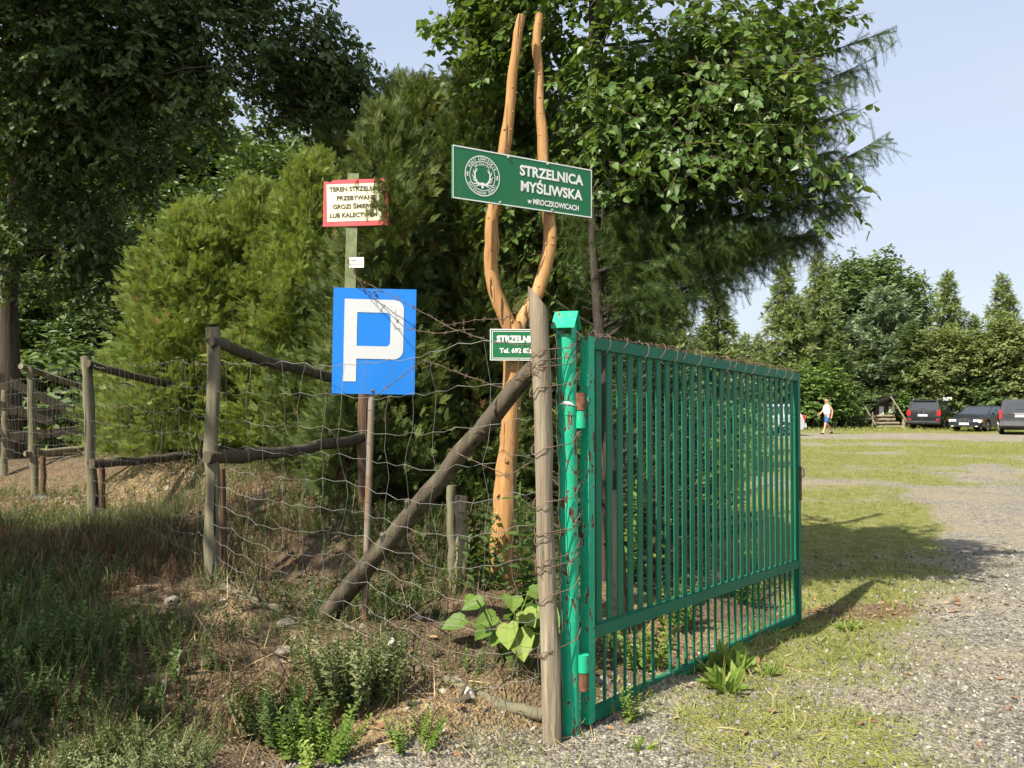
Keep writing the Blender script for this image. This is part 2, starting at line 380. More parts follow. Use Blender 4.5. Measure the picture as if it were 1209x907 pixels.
def build_ground():
    n = 420; u = np.linspace(-1, 1, n); k = 8.6
    xs = np.sinh(u * k) / np.sinh(k) * 900; ys = 5 + np.sinh(u * k) / np.sinh(k) * 900
    X, Y = np.meshgrid(xs, ys); Z = H(X, Y); zn = zone(X, Y); bank = sstep(zn, -.25, .25)
    me = bpy.data.meshes.new('ground')
    V = np.stack([X.ravel(), Y.ravel(), Z.ravel()], 1)
    i = np.arange(n - 1); a = (i[:, None] * n + i[None, :]).ravel(); Q = np.stack([a, a + 1, a + n + 1, a + n], 1)
    me.vertices.add(n * n); me.vertices.foreach_set('co', V.ravel().astype(np.float32))
    me.loops.add(Q.size); me.loops.foreach_set('vertex_index', Q.ravel().astype(np.int32))
    me.polygons.add(len(Q)); me.polygons.foreach_set('loop_start', (np.arange(len(Q)) * 4).astype(np.int32))
    me.polygons.foreach_set('use_smooth', np.ones(len(Q), bool)); me.update(calc_edges=True)
    for nm, arr in (('bank', bank), ('moss', moss(X, Y)),
                    ('litter', np.clip(np.exp(-(((X - 2.75) / .75) ** 2 + ((Y - 6.75) / .35) ** 2)) * .8 + np.exp(-(((X - 18) / 1.6) ** 2 + ((Y - 53.6) / .6) ** 2)), 0, 1)),
                    ('straw', np.clip(np.exp(-(((X + .35) / .8) ** 2 + ((Y - 4.1) / .35) ** 2)) + np.exp(-(((X + 6) / 2) ** 2 + ((Y - 9.8) / 1.6) ** 2)) + .9 * np.exp(-(((X + 3.6) / 1.2) ** 2 + ((Y - 9) / 1.3) ** 2)) + .9 * np.exp(-(((X - 1.1) / .8) ** 2 + ((Y - 5.9) / .9) ** 2)) + .7 * np.exp(-(((X + 1.5) / .35) ** 2 + ((Y - 5) / .3) ** 2)), 0, 1))):
        at_ = me.attributes.new(nm, 'FLOAT', 'POINT'); at_.data.foreach_set('value', arr.ravel().astype(np.float32))
    t = NT('ground_soil_and_gravel'); p = t.pos()
    vo = t.n('ShaderNodeTexVoronoi', None, Vector=p, Scale=62.0); v2 = t.n('ShaderNodeTexVoronoi', None, Vector=p, Scale=24.0)
    s1 = t.n('ShaderNodeSeparateColor', None, Color=vo.outputs['Color']).outputs[0]; s2 = t.n('ShaderNodeSeparateColor', None, Color=v2.outputs['Color']).outputs[0]
    g = t.ramp(t.math('ADD', t.math('MULTIPLY', s1, .6), t.math('MULTIPLY', s2, .4)), [(.15, (.09, .083, .071)), (.5, (.22, .203, .168)), (.75, (.325, .297, .242)), (.95, (.45, .41, .33))])
    big = t.noise(p, .9, 4); g = t.mix(t.step(big, .35, .7), g, t.mix(.55, g, (.34, .275, .17)))
    mo = t.attr('moss'); fine = t.noise(p, 9, 5, .7); fine2 = t.noise(p, 45, 3, .7)
    mk = t.step(t.math('ADD', t.math('MULTIPLY', mo, .85), t.math('ADD', t.math('MULTIPLY', fine, .6), t.math('MULTIPLY', fine2, .7))), .86, 1.28)
    gc = t.ramp(t.noise(p, 5, 5, .65), [(.25, (.12, .135, .032)), (.48, (.25, .25, .072)), (.62, (.33, .31, .12)), (.8, (.40, .36, .20))])
    gc = t.mix(t.step(fine2, .3, .75), t.mix(.45, gc, (.04, .06, .012)), gc)
    yard = t.mix(mk, g, gc)
    soil = t.ramp(t.noise(p, 7, 6, .7), [(.25, (.05, .034, .021)), (.5, (.12, .085, .052)), (.72, (.20, .148, .095)), (.85, (.28, .215, .145))])
    st = t.attr('straw'); sf = t.noise(t.pos((1, 1, 1)), 30, 4, .7)
    soil = t.mix(t.math('MULTIPLY', st, t.step(sf, .35, .6)), soil, t.ramp(t.noise(p, 22, 4, .7), [(.3, (.16, .105, .05)), (.5, (.30, .215, .11)), (.75, (.46, .36, .2))]))
    bk = t.step(t.math('ADD', t.attr('bank'), t.math('MULTIPLY', t.math('SUBTRACT', fine, .5), .9)), .35, .65)
    c = t.mix(bk, yard, soil)
    li = t.step(t.math('MULTIPLY', t.attr('litter'), t.math('ADD', .5, t.noise(p, 25, 4, .7))), .42, .62)
    c = t.mix(li, c, t.ramp(t.noise(p, 38, 3), [(.3, (.09, .055, .033)), (.55, (.21, .13, .08)), (.75, (.36, .26, .17))]))
    hgt = t.math('ADD', t.math('MULTIPLY', vo.outputs['Distance'], -.7), t.math('ADD', t.math('MULTIPLY', fine, 1.2), fine2))
    t.bump(hgt, .9, .03)
    me.materials.append(t.fin(c, .92, .2))
    tag(link('ground', me), kind='structure')
build_ground()

# ------------------------------------------------------------------ gate
G0 = Vector((.372, 4.19, 0)); G1 = Vector((2.185, 6.52, 0))
GD = (G1 - G0).normalized(); GL = (G1 - G0).length
GZ0, GZ1 = .03, 1.925; SAG = .10
GROT = math.atan2(GD.y, GD.x)
def build_gate():
    t = thing('metal_gate', 'tall green metal gate of vertical slats with a low grille of thin bars, standing open', 'gate', G0, GROT)
    dz = lambda x: -SAG * x / GL
    def fr(name, a, b, w, th): MB().bar(a, b, w, th).build(name, M['shaded_gate_paint'], t)
    m = MB(); m.box((0, 0, (GZ0 + GZ1) / 2), (.055, .05, GZ1 - GZ0)); m.build('hinge_stile', M['green_paint'], t)
    m = MB(); m.box((GL, 0, (GZ0 + GZ1) / 2 + dz(GL)), (.05, .05, GZ1 - GZ0)); m.build('end_stile', M['shaded_gate_paint'], t)
    fr('top_rail', (.0275, 0, GZ1 - .03), (GL - .025, 0, GZ1 - .03 + dz(GL)), .06, .046)
    fr('middle_rail', (.0275, 0, .465), (GL - .025, 0, .465 + dz(GL)), .06, .046)
    fr('bottom_rail', (.0275, 0, GZ0 + .028), (GL - .025, 0, GZ0 + .028 + dz(GL)), .056, .046)
    m = MB(); n = 27
    for i in range(n):
        x = .10 + (GL - .20) * i / (n - 1)
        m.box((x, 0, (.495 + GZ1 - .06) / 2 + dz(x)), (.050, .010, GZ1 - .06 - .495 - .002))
    m.build('slat_panel', M['shaded_gate_paint'], t)
    n = 29
    for i in range(n):
        if i == 7: continue
        x = .055 + (GL - .11) * i / (n - 1)
        m = MB(); m.box((x, 0, (GZ0 + .056 + .435) / 2 + dz(x)), (.013, .013, .435 - GZ0 - .056 - .002)); m.build('grille_bar', M['shaded_gate_paint'], t)
    m = MB(); m.box((GL + .001, -.03, .98), (.03, .012, .26)); m.build('latch_plate', M['rust'], t)
    m = MB(); m.tube([(GL - .005, -.04, 1.02), (GL - .005, -.06, 1.04), (GL - .005, -.06, 1.09), (GL - .005, -.04, 1.1)], .007, 6); m.build('latch_handle', M['steel'], t)
build_gate()
def build_gate_post():
    b = Vector((.283, 4.12, 0))
    t = thing('gate_post', 'round green steel gate post with peeling paint under a small gabled cap', 'gate post', b)
    lean = Vector((-.018, .0, 2.0))
    m = MB(); m.tube([(0, 0, -.3), lean * .25, lean * .6, lean * .965], [.047] * 4, 24); m.build('pole', M['green_paint'], t)
    top = lean * .965
    rot = Matrix.Rotation(R(-108), 3, 'Z')
    m = MB()
    for s in (-1, 1):
        pts = []
        for (u, w, dz_) in ((0, -.058, .108), (0, .058, .108), (s * .078, .058, .026), (s * .078, -.058, .026)): pts.append(rot @ Vector((u, w, dz_)) + top)
        pts += [p + Vector((0, 0, .006)) for p in pts]
        m.add(pts, [(0, 1, 2, 3), (4, 5, 6, 7), (0, 1, 5, 4), (1, 2, 6, 5), (2, 3, 7, 6), (3, 0, 4, 7)], 0, False)
    for w in (-.04, .034):
        m.add([rot @ Vector((u, w + d, z)) + top for d in (0, .006) for u, z in ((-.046, -.02), (.046, -.02), (.046, .048), (0, .1), (-.046, .048))],
              [(0, 1, 2, 3, 4), (9, 8, 7, 6, 5), (0, 1, 6, 5), (1, 2, 7, 6), (2, 3, 8, 7), (3, 4, 9, 8), (4, 0, 5, 9)], 0, False)
    m.build('cap', M['green_paint'], t)
    for z, k in ((1.56, 1), (.30, 0)):
        c = lean * (z / 2) + Vector((.062, -.012, 0))
        m = MB(); m.tube([c + Vector((0, 0, -.085)), c + Vector((0, 0, -.002))], .026, 14); m.tube([c + Vector((0, 0, .002)), c + Vector((0, 0, .085))], .029, 14, 1)
        m.box(c + Vector((-.025, .012, .04 if k else -.04)), (.05, .02, .07), None, 1)
        m.build('hinge', [M['green_paint'], M['rust']] if k else [M['rust'], M['green_paint']], t)
    z = 1.565
    m = MB(); m.tube([lean * (z / 2 - .014), lean * (z / 2 + .005), lean * (z / 2 + .02)], [.0495, .052, .0478], 24); m.build('collar', M['green_paint'], t)
    m = MB(); V = []; c = lean * (z / 2 + .012)
    for j in range(4):
        for i in range(13):
            f = i / 12; a = R(-135 + 105 * f); hh = .017 * math.sin(math.pi * min(1, f * 1.15 + .05)) * (j / 3 - .4); rr = .051 + .005 * math.sin(j / 3 * math.pi)
            V.append((c.x + rr * math.cos(a), c.y + rr * math.sin(a), c.z + hh + .006 * math.sin(f * 5)))
    m.add(V, [(j * 13 + i, j * 13 + i + 1, (j + 1) * 13 + i + 1, (j + 1) * 13 + i) for j in range(3) for i in range(12)]); m.build('foam_strip', M['sign_white'], t)
build_gate_post()
def build_wood_post():
    b = Vector((.191, 4.03, 0))
    t = MB(); rg = random.Random(3)
    pts = []; rad = []
    for i in range(15):
        f = i / 14; z = -.3 + f * 2.36
        pts.append((-.031 * max(0, z) + .005 * math.sin(z * 5), .0, z)); rad.append(.0455 + .003 * math.sin(z * 3.1 + 1) + .005 * (rg.random() - .5) - .002 * f)
    t.tube(pts, rad, 14, rough=.10, seed=5, caps=False)
    # sloping cut at the top
    tp = Vector(pts[-1]); V = [tuple(Vector(v)) for v in t.v[-14:]]
    hi = [(v[0], v[1], v[2] + .115 * max(-.3, (tp.x + .03 - v[0]) / .05) * .55) for v in V]
    for j in range(14): t.v[len(t.v) - 14 + j] = hi[j]
    t.f.append(list(range(t.n - 14, t.n))); t.m.append(0); t.sm.append(False)
    o = t.build('wooden_post', M['grey_wood'], None, b)
    tag(o, 'weathered grey wooden post with a slanted top beside the green gate post', 'post')
build_wood_post()

# ------------------------------------------------------------------ lettering
def text_mesh(txt, bold=.0):
    cu = bpy.data.curves.new('lettering', 'FONT'); cu.body = txt; cu.size = 1; cu.offset = bold; cu.resolution_u = 3; cu.fill_mode = 'FRONT'
    o = bpy.data.objects.new('lettering', cu); col.objects.link(o)
    dg = bpy.context.evaluated_depsgraph_get(); ev = o.evaluated_get(dg); me = ev.to_mesh()
    V = np.array([v.co[:] for v in me.vertices]); Fs = [list(p.vertices) for p in me.polygons]
    ev.to_mesh_clear(); bpy.data.objects.remove(o); bpy.data.curves.remove(cu)
    return V, Fs
def text_into(m, txt, cx, cz, w, h, y, bold=.03, rot=0.0, mi=0):
    """Letters in the x,z plane facing -y: cx, cz centre; w x h box of the line (w None: natural width)."""
    V, Fs = text_mesh(txt, bold); lo, hi = V.min(0), V.max(0)
    capV, _ = text_mesh('H', bold); ch = capV[:, 1].max() - capV[:, 1].min()
    sz = h / ch; sx = sz if w is None else w / (hi[0] - lo[0])
    X = (V[:, 0] - (lo[0] + hi[0]) / 2) * sx; Z = (V[:, 1] - ch / 2) * sz
    c, s = math.cos(rot), math.sin(rot)
    P = [(cx + a * c - b * s, y, cz + a * s + b * c) for a, b in zip(X, Z)]
    m.add(P, [f[::-1] for f in Fs], mi, False)
def ring_text(m, txt, cx, cz, r, h, y, a0, a1, bottom=False, bold=.02):
    n = len(txt)
    for i, ch in enumerate(txt):
        if ch == ' ': continue
        a = a0 + (a1 - a0) * (i + .5) / n
        text_into(m, ch, cx + r * math.cos(a), cz + r * math.sin(a), None, h, y, bold, a - math.pi / 2 if not bottom else a + math.pi / 2)
def flat_ring(m, cx, cz, r, w, y, n=48, mi=0):
    V = []
    for j in range(n):
        a = 2 * math.pi * j / n
        for q in (r - w / 2, r + w / 2): V.append((cx + q * math.cos(a), y, cz + q * math.sin(a)))
    m.add(V, [(2 * j, 2 * ((j + 1) % n), 2 * ((j + 1) % n) + 1, 2 * j + 1) for j in range(n)], mi, False)
def flat_stroke(m, pts, ws, y, mi=0):
    pts = [Vector((p[0], p[1])) for p in pts]; k = len(pts); V = []
    for i, p in enumerate(pts):
        d = (pts[min(i + 1, k - 1)] - pts[max(i - 1, 0)]).normalized(); q = Vector((-d.y, d.x)); w = ws[i] if hasattr(ws, '__len__') else ws
        V += [(p.x + q.x * w / 2, y, p.y + q.y * w / 2), (p.x - q.x * w / 2, y, p.y - q.y * w / 2)]
    m.add(V, [(2 * i, 2 * i + 1, 2 * i + 3, 2 * i + 2) for i in range(k - 1)], mi, False)
def flat_rect(m, x0, x1, z0, z1, y, mi=0):
    m.add([(x0, y, z0), (x1, y, z0), (x1, y, z1), (x0, y, z1)], [(0, 1, 2, 3)], mi, False)
def border(m, w, h, ins, t, y, mi=0):
    a, b = w / 2 - ins, h / 2 - ins
    for r in ((-a, a, b - t, b), (-a, a, -b, -b + t), (-a, -a + t, -b + t, b - t), (a - t, a, -b + t, b - t)): flat_rect(m, *r, y, mi)

# ------------------------------------------------------------------ antler-shaped pole and its signs
def build_antlers():
    Y0 = 5.36; b = at(592, 695, Y0); b.z = h1(b.x, b.y)
    t = thing('antler_pole', 'tall forked pole of peeled orange wood shaped like antlers behind the fence', 'pole', b)
    def P(px, py, Y): return at(px, py, Y) - b
    def br(name, ctrl, seed):
        # smooth the control polyline
        pts = [P(*c[:3]) for c in ctrl]; rad = [c[3] for c in ctrl]
        for _ in range(2):
            np_, nr = [pts[0]], [rad[0]]
            for i in range(len(pts) - 1):
                np_ += [pts[i] * .75 + pts[i + 1] * .25, pts[i] * .25 + pts[i + 1] * .75]; nr += [rad[i] * .75 + rad[i + 1] * .25, rad[i] * .25 + rad[i + 1] * .75]
            np_.append(pts[-1]); nr.append(rad[-1]); pts, rad = np_, nr
        m = MB(); m.tube(pts, rad, 14, rough=.22, seed=seed)
        rg = random.Random(seed)
        for _ in range(12):
            i = rg.randrange(3, len(pts) - 3); a = rg.uniform(-2.6, -.5); d = Vector((math.cos(a), math.sin(a), .15))
            m.tube([pts[i] + d * rad[i] * .7, pts[i] + d * (rad[i] * 1.12)], [rad[i] * .33, rad[i] * .2], 7)
        m.build(name, M['peeled'], t)
    br('trunk', [(591, 712, Y0, .084), (592, 660, Y0, .074), (597, 600, Y0, .076), (597, 560, Y0, .064), (602, 520, Y0, .056), (604, 480, Y0, .062), (607, 430, Y0, .064), (608, 395, Y0, .062), (607, 380, Y0, .045)], 1)
    br('prong', [(607, 405, Y0, .045), (598, 378, Y0 - .02, .046), (583, 345, Y0 - .02, .044), (578, 312, Y0, .041), (581, 288, Y0, .046), (579, 262, Y0, .038), (585, 238, Y0 + .02, .040), (592, 195, Y0 + .04, .036), (596, 172, Y0 + .04, .039), (602, 128, Y0 + .05, .032), (604, 92, Y0 + .05, .031), (610, 52, Y0 + .05, .027), (611, 38, Y0 + .05, .029), (616, 18, Y0 + .05, .024)], 2)
    br('prong', [(608, 405, Y0, .045), (616, 378, Y0 + .05, .046), (633, 352, Y0 + .1, .044), (643, 322, Y0 + .14, .042), (651, 286, Y0 + .16, .046), (648, 250, Y0 + .17, .038), (644, 215, Y0 + .18, .040), (641, 180, Y0 + .18, .034), (641, 160, Y0 + .18, .037), (636, 122, Y0 + .18, .032), (637, 84, Y0 + .18, .030), (633, 52, Y0 + .18, .030), (637, 17, Y0 + .18, .025)], 3)
    return b
build_antlers()
def frame_from(pl, pr, thick=0):
    d = pr - pl; return math.atan2(d.y, d.x)
def build_big_sign():
    pl, pr = at(533.5, 203.5, 5.08), at(698, 228.5, 5.64)
    c = (pl + pr) / 2; rz = frame_from(pl, pr); w = (pr - pl).length; h = .325
    t = thing('shooting_range_sign', 'long green board with white lettering and a round antler emblem bolted across the forked pole', 'sign', c, rz)
    m = MB(); m.box((0, 0, 0), (w, .012, h)); m.build('board', M['sign_green'], t)
    m = MB(); border(m, w, h, .001, .007, -.008); m.build('border', M['sign_white'], t)
    m = MB(); y = -.008
    text_into(m, 'STRZELNICA', .205, .082, .50, .067, y, .035); text_into(m, 'MYŚLIWSKA', .205, -.018, .485, .067, y, .035); text_into(m, 'w MROCZKOWICACH', .215, -.108, .405, .036, y, .03)
    m.build('lettering', M['sign_white'], t)
    m = MB(); ex, ez = -.318, 0.0
    flat_ring(m, ex, ez, .122, .006, y); flat_ring(m, ex, ez, .090, .0045, y)
    pi = math.pi
    ring_text(m, 'KOŁO ŁOWIECKIE', ex, ez, .106, .017, y, pi * .86, pi * .14); ring_text(m, 'ŚWIERADÓW ZDRÓJ', ex, ez, .106, .016, y, -pi * .86, -pi * .14, True)
    ring_text(m, 'WIENIEC', ex, ez, .074, .017, y, pi * .76, pi * .24)
    for s in (-1, 1):
        flat_stroke(m, [(ex + s * .012, ez - .055), (ex + s * .035, ez - .045), (ex + s * .052, ez - .02), (ex + s * .054, ez + .01), (ex + s * .045, ez + .045)], [.013, .012, .011, .010, .003], y)
        for (x0, z0, x1, z1) in ((.05, -.024, .074, .004), (.054, .004, .066, .034), (.042, -.038, .070, -.022), (.053, .018, .036, .042), (.018, -.055, .05, -.066), (.03, -.05, .072, -.05)):
            flat_stroke(m, [(ex + s * x0, ez + z0), (ex + s * (x0 * .4 + x1 * .6), ez + z0 * .5 + z1 * .5 - .003), (ex + s * x1, ez + z1)], [.008, .007, .002], y - .0002)
        for k in range(4):
            flat_stroke(m, [(ex + s * .100, ez - .012 + k * .007), (ex + s * .112, ez - .008 + k * .007)], .005, y)
    flat_stroke(m, [(ex - .016, ez - .052), (ex, ez - .05), (ex + .016, ez - .052)], [.014, .022, .014], y - .0004); flat_stroke(m, [(ex, ez - .056), (ex, ez - .078)], [.022, .010], y - .0006)
    m.build('emblem', M['sign_white'], t)
    for bx, bz in ((-.13, .145), (.17, .145), (-.19, -.148), (.205, -.148)):
        m = MB(); m.lathe([(.009, -.006), (.009, -.011), (.006, -.013)], 10, 'y', (bx, 0, bz)); m.build('bolt', M['steel'], t)
build_big_sign()
def build_small_sign():
    pl = at(578.5, 407, 5.245); w = .352; h = .195
    t = thing('phone_number_sign', 'small green sign with white phone number half hidden behind the grey post', 'sign', pl + Vector((w / 2 * math.cos(R(6)), w / 2 * math.sin(R(6)), 0)), R(6))
    m = MB(); m.box((0, 0, 0), (w, .006, h)); m.build('board', M['sign_green'], t)
    m = MB(); border(m, w, h, .0, .005, -.0045); border(m, w, h, .012, .004, -.0045); m.build('border', M['sign_white'], t)
    m = MB(); text_into(m, 'STRZELNICA', 0.008, .038, .285, .043, -.0045, .05); text_into(m, 'Tel. 692 820', -.012, -.035, .21, .03, -.0045, .035); m.build('lettering', M['sign_white'], t)
build_small_sign()
def build_warning():
    Y = 6.9; c = at(419.5, 239.5, Y); rz = R(-3); k_ = Y / 5.55
    g = at(409, 470, Y); gz = h1(g.x, g.y); base = Vector((at(405, 470, Y).x, Y + .04, gz))
    t = thing('warning_sign', 'cream warning board with red border and dark lettering on a mossy square post', 'sign', base)
    top = at(418, 206, Y + .04) - base
    m = MB(); m.bar((0, 0, -.3), top, .07, .09, (0, 1, 0)); m.build('post', M['moss_wood'], t)
    rot = Matrix.Rotation(R(-1.2), 4, 'Y')
    w, h = .435, .305; rg = random.Random(4)
    out = [(-w / 2, -h / 2), (w / 2, -h / 2 - .002), (w / 2 + .004, h / 2 - .02), (w / 2 - .02, h / 2 - .012), (w / 2 - .03, h / 2)] + [(.1, h / 2 + .001), (-w / 2 + .07, h / 2), (-w / 2 + .06, h / 2 - .012), (-w / 2 + .045, h / 2 - .014), (-w / 2 + .035, h / 2 - .006), (-w / 2 + .022, h / 2 - .01), (-w / 2 + .012, h / 2 + .002)]
    m = MB(); m.prism(out, -.006, .006); bo = m.build('board', M['sign_red'], t, c - base); bo.scale = (k_, 1.2, k_); bo.rotation_euler = (0, R(-1.2), rz)
    m = MB(); flat_rect(m, -w / 2 + .03, w / 2 - .036, -h / 2 + .03, h / 2 - .028, -.008); m.build('cream_panel', M['sign_cream'], bo)
    m = MB()
    for s, x, z, ww in (('TEREN STRZELNICY', .012, .092, .365), ('PRZEBYWANIE', .012, .033, .265), ('GROZI ŚMIERCIĄ', .008, -.023, .31), ('LUB KALECTWEM', -.012, -.08, .315)):
        text_into(m, s, x, z, ww, .030, -.0105, .03)
    m.build('lettering', M['sign_text'], bo)
    n = thing('notice', 'tiny white notice nailed to the mossy post below the warning board', 'notice', at(421, 310, Y - .03), R(-2)); n.scale = (k_, 1, k_)
    m = MB(); m.box((0, 0, 0), (.096, .004, .068)); m.build('plate', M['sign_white'], n)
    m = MB(); text_into(m, 'OBIEKT', -.015, .013, .052, .013, -.0035, .0); text_into(m, 'MONITOROWANY', 0, -.011, .084, .011, -.0035, .0); m.build('lettering', M['sign_text'], n)
t_ = NT('mossy_post_wood'); n_ = t_.noise(t_.obj((6, 6, 2)), 2.5, 5, .65)
M['moss_wood'] = t_.fin(t_.ramp(n_, [(.3, (.10, .13, .055)), (.5, (.20, .23, .12)), (.7, (.34, .33, .22))]), .9, .15)
build_warning()
def build_parking():
    Y = 4.9; s = Y / 1000.0; c = at(441.8, 403, Y); base = at(430.5, 733, Y); base.z = h1(base.x, base.y)
    t = thing('parking_sign', 'square blue parking sign with a white letter P on a rusting thin pole', 'sign', base)
    w, h = 97 * s, 125 * s
    m = MB(); tp = c - base + Vector((-.005, .03, .2))
    m.tube([(0, .0, -.3), (0, 0, .02), tp], [.0195, .0195, .019], 14); m.build('pole', M['pole'], t)
    # slightly buckled sheet
    nx, nz = 9, 11; V = []; Fs = []
    def buck(x, z): return .006 * math.sin(x * 9 + z * 4) + .01 * max(0, x / w + (-z) / h - .35)
    for k in (0, 1):
        for j in range(nz):
            for i in range(nx):
                x, z = -w / 2 + w * i / (nx - 1), -h / 2 + h * j / (nz - 1); V.append((x, buck(x, z) + k * .004, z))
    n = nx * nz
    for j in range(nz - 1):
        for i in range(nx - 1):
            a = j * nx + i; Fs.append((a, a + 1, a + nx + 1, a + nx)); Fs.append((n + a, n + a + nx, n + a + nx + 1, n + a + 1))
    rim = [i for i in range(nx)] + [j * nx + nx - 1 for j in range(1, nz)] + [(nz - 1) * nx + i for i in range(nx - 2, -1, -1)] + [j * nx for j in range(nz - 2, 0, -1)]
    for a, b in zip(rim, rim[1:] + rim[:1]): Fs.append((a, b, b + n, a + n))
    m = MB(); m.add(V, Fs, 0, False); so = m.build('sign_face', M['sign_blue'], t, c - base); so.rotation_euler = (0, R(.9), R(4))
    # letter P, laid over the sheet in small cells
    m = MB()
    def L(px, py): return ((px - 441.8) * s, (403 - py) * s)
    def strip(a, b, d, e, k=6):      # quad a-b-d-e cut in k slices
        for i in range(k):
            q = []
            for f in (i / k, (i + 1) / k): q.append([(a[0] + (b[0] - a[0]) * f, a[1] + (b[1] - a[1]) * f), (e[0] + (d[0] - e[0]) * f, e[1] + (d[1] - e[1]) * f)])
            pts = [q[0][0], q[1][0], q[1][1], q[0][1]]; m.add([(x, buck(x, z) - .0025, z) for x, z in pts], [(0, 1, 2, 3)], 0, False)
    strip(L(406.5, 451), L(406.5, 353.5), L(421.5, 353.5), L(421.5, 451), 9)
    ro, ri = 11, 5
    def arc(cx, cy, r, a0, a1, n=6): return [(cx + r * math.cos(R(a0 + (a1 - a0) * i / n)), cy - r * math.sin(R(a0 + (a1 - a0) * i / n))) for i in range(n + 1)]
    outer = [(421.5, 353.5), (450, 353.5)] + arc(476 - ro, 353.5 + ro, ro, 90, 0) + [(476, 388)] + arc(476 - ro, 424 - ro, ro, 0, -90) + [(450, 424), (421.5, 424)]
    inner = [(421.5, 369), (450, 369)] + arc(460.5 - ri, 369 + ri, ri, 90, 0) + [(460.5, 388)] + arc(460.5 - ri, 409 - ri, ri, 0, -90) + [(450, 409), (421.5, 409)]
    for i in range(len(outer) - 1):
        strip(L(*outer[i]), L(*outer[i + 1]), L(*inner[i + 1]), L(*inner[i]), 3)
    m.build('letter', M['sign_refl'], so)
    for z in (h / 2 - .02, -h / 2 + .02):
        m = MB(); m.lathe([(.008, -.004), (.008, -.01), (.005, -.012)], 8, 'y', (-.005, 0, z)); m.build('bolt', M['rust'], so)
build_parking()
# ------------------------------------------------------------------ log fence, plank fence, wire fence
FA = Vector((-1.885, 5.3, 0)); FB = Vector((-3.93, 7.95, 0)); FC = Vector((-5.63, 10, 0))
for p_ in (FA, FB, FC): p_.z = h1(p_.x, p_.y)
def log(m, a, b, r0, r1, seed, bend=.0, n=12, k=10):
    a, b = Vector(a), Vector(b); rg = random.Random(seed); pts = []; rad = []
    L = (b - a).length; ax = [rg.uniform(-1, 1) for _ in range(3)]
    for i in range(k + 1):
        f = i / k; w = math.sin(f * math.pi) * bend
        wob = Vector((rg.uniform(-1, 1), rg.uniform(-1, 1), rg.uniform(-1, 1))) * r0 * .22
        pts.append(a.lerp(b, f) + Vector((ax[0] * w, ax[1] * w, -abs(w) if bend > 0 else abs(w))) + wob); rad.append((r0 + (r1 - r0) * f) * (1 + rg.uniform(-.09, .09)))
    m.tube(pts, rad, n, rough=.26, seed=seed)
    return pts
def build_log_fence():
    t = thing('log_fence', 'rough fence of dark logs laid on round posts along the shaded bank', 'fence', (FB.x, FB.y, FB.z))
    o = Vector((FB.x, FB.y, FB.z))
    def part(name, mat, a, b, r0, r1, seed, bend=0, k=10):
        m = MB(); log(m, Vector(a) - o, Vector(b) - o, r0, r1, seed, bend, 12, k); return m.build(name, M[mat], t)
    rows = [(FA, (253, 388), (248, 690), 5.3, .044, (263, 650)), (FB, (102, 421), (114, 616), 7.95, .048, (122, 610)), (FC, (36, 432), (43, 590), 10, .041, (52, 585))]
    for i, (F, tp, bt, Y, r, st) in enumerate(rows):
        top = at(tp[0], tp[1], Y); ft = at(bt[0], bt[1], Y); ft.z = F.z
        part('post', 'post_wood', ft - Vector((0, 0, .35)), top, r * 1.08, r * .92, 10 + i)
        sp = at(st[0], st[1], Y + .22); sz = at(0, (545, 545, 528)[i], Y + .2).z
        part('stake', 'stake_wood', Vector((sp.x, Y + .2, F.z - .2)), Vector((sp.x - .01, Y + .2, sz - .045)), .033, .03, 20 + i, 0, 5)
    # rails: from beside each front post back to the rear row
    def rail(p0, p1, r0, r1, seed, bend, mat='old_wood'): part('rail', mat, at(*p0), at(*p1), r0, r1, seed, bend)
    rail((249, 402, 5.24), (396, 446, 6.7), .034, .040, 31, .02)
    rail((243, 541, 5.22), (430, 517, 6.6), .040, .036, 32, .02)
    rail((103, 430, 7.85), (247, 463, 9.6), .036, .042, 33, .02)
    rail((106, 547, 7.83), (262, 529, 9.5), .042, .04, 34, .03)
    rail((24, 433, 9.9), (148, 470, 11.8), .034, .045, 35, .02, 'post_wood')
    rail((29, 536, 9.9), (168, 518, 11.6), .034, .036, 36, .03, 'grey_wood')
    for i, (px, py0, py1, Y) in enumerate(((428, 440, 540, 6.69), (156, 462, 520, 11.75), (271, 455, 535, 9.6))):
        a = at(px, py0, Y); b = at(px, py1, Y); part('rear_post', 'stake_wood', Vector((b.x, b.y, h1(b.x, b.y) - .2)), a, .045, .04, 40 + i, 0, 6)
    tag(t)
    # long diagonal brace
    a = at(628, 436, 4.16); b = at(384, 722, 5.02); b.z = h1(b.x, b.y) + .03
    m = MB(); pts = log(m, a, b, .040, .052, 55, .045, 14, 14)
    for i, d in ((7, Vector((-.3, -.5, .8))), (9, Vector((-.2, -.6, .75))), (3, Vector((.4, -.8, .3)))):
        m.tube([pts[i] + d.normalized() * .03, pts[i] + d.normalized() * .085], [.03, .015], 8, rough=.2, seed=i)
    tag(m.build('brace_log', M['old_wood']), 'long dark log leaning diagonally from the grey post down to the bank', 'log')
build_log_fence()
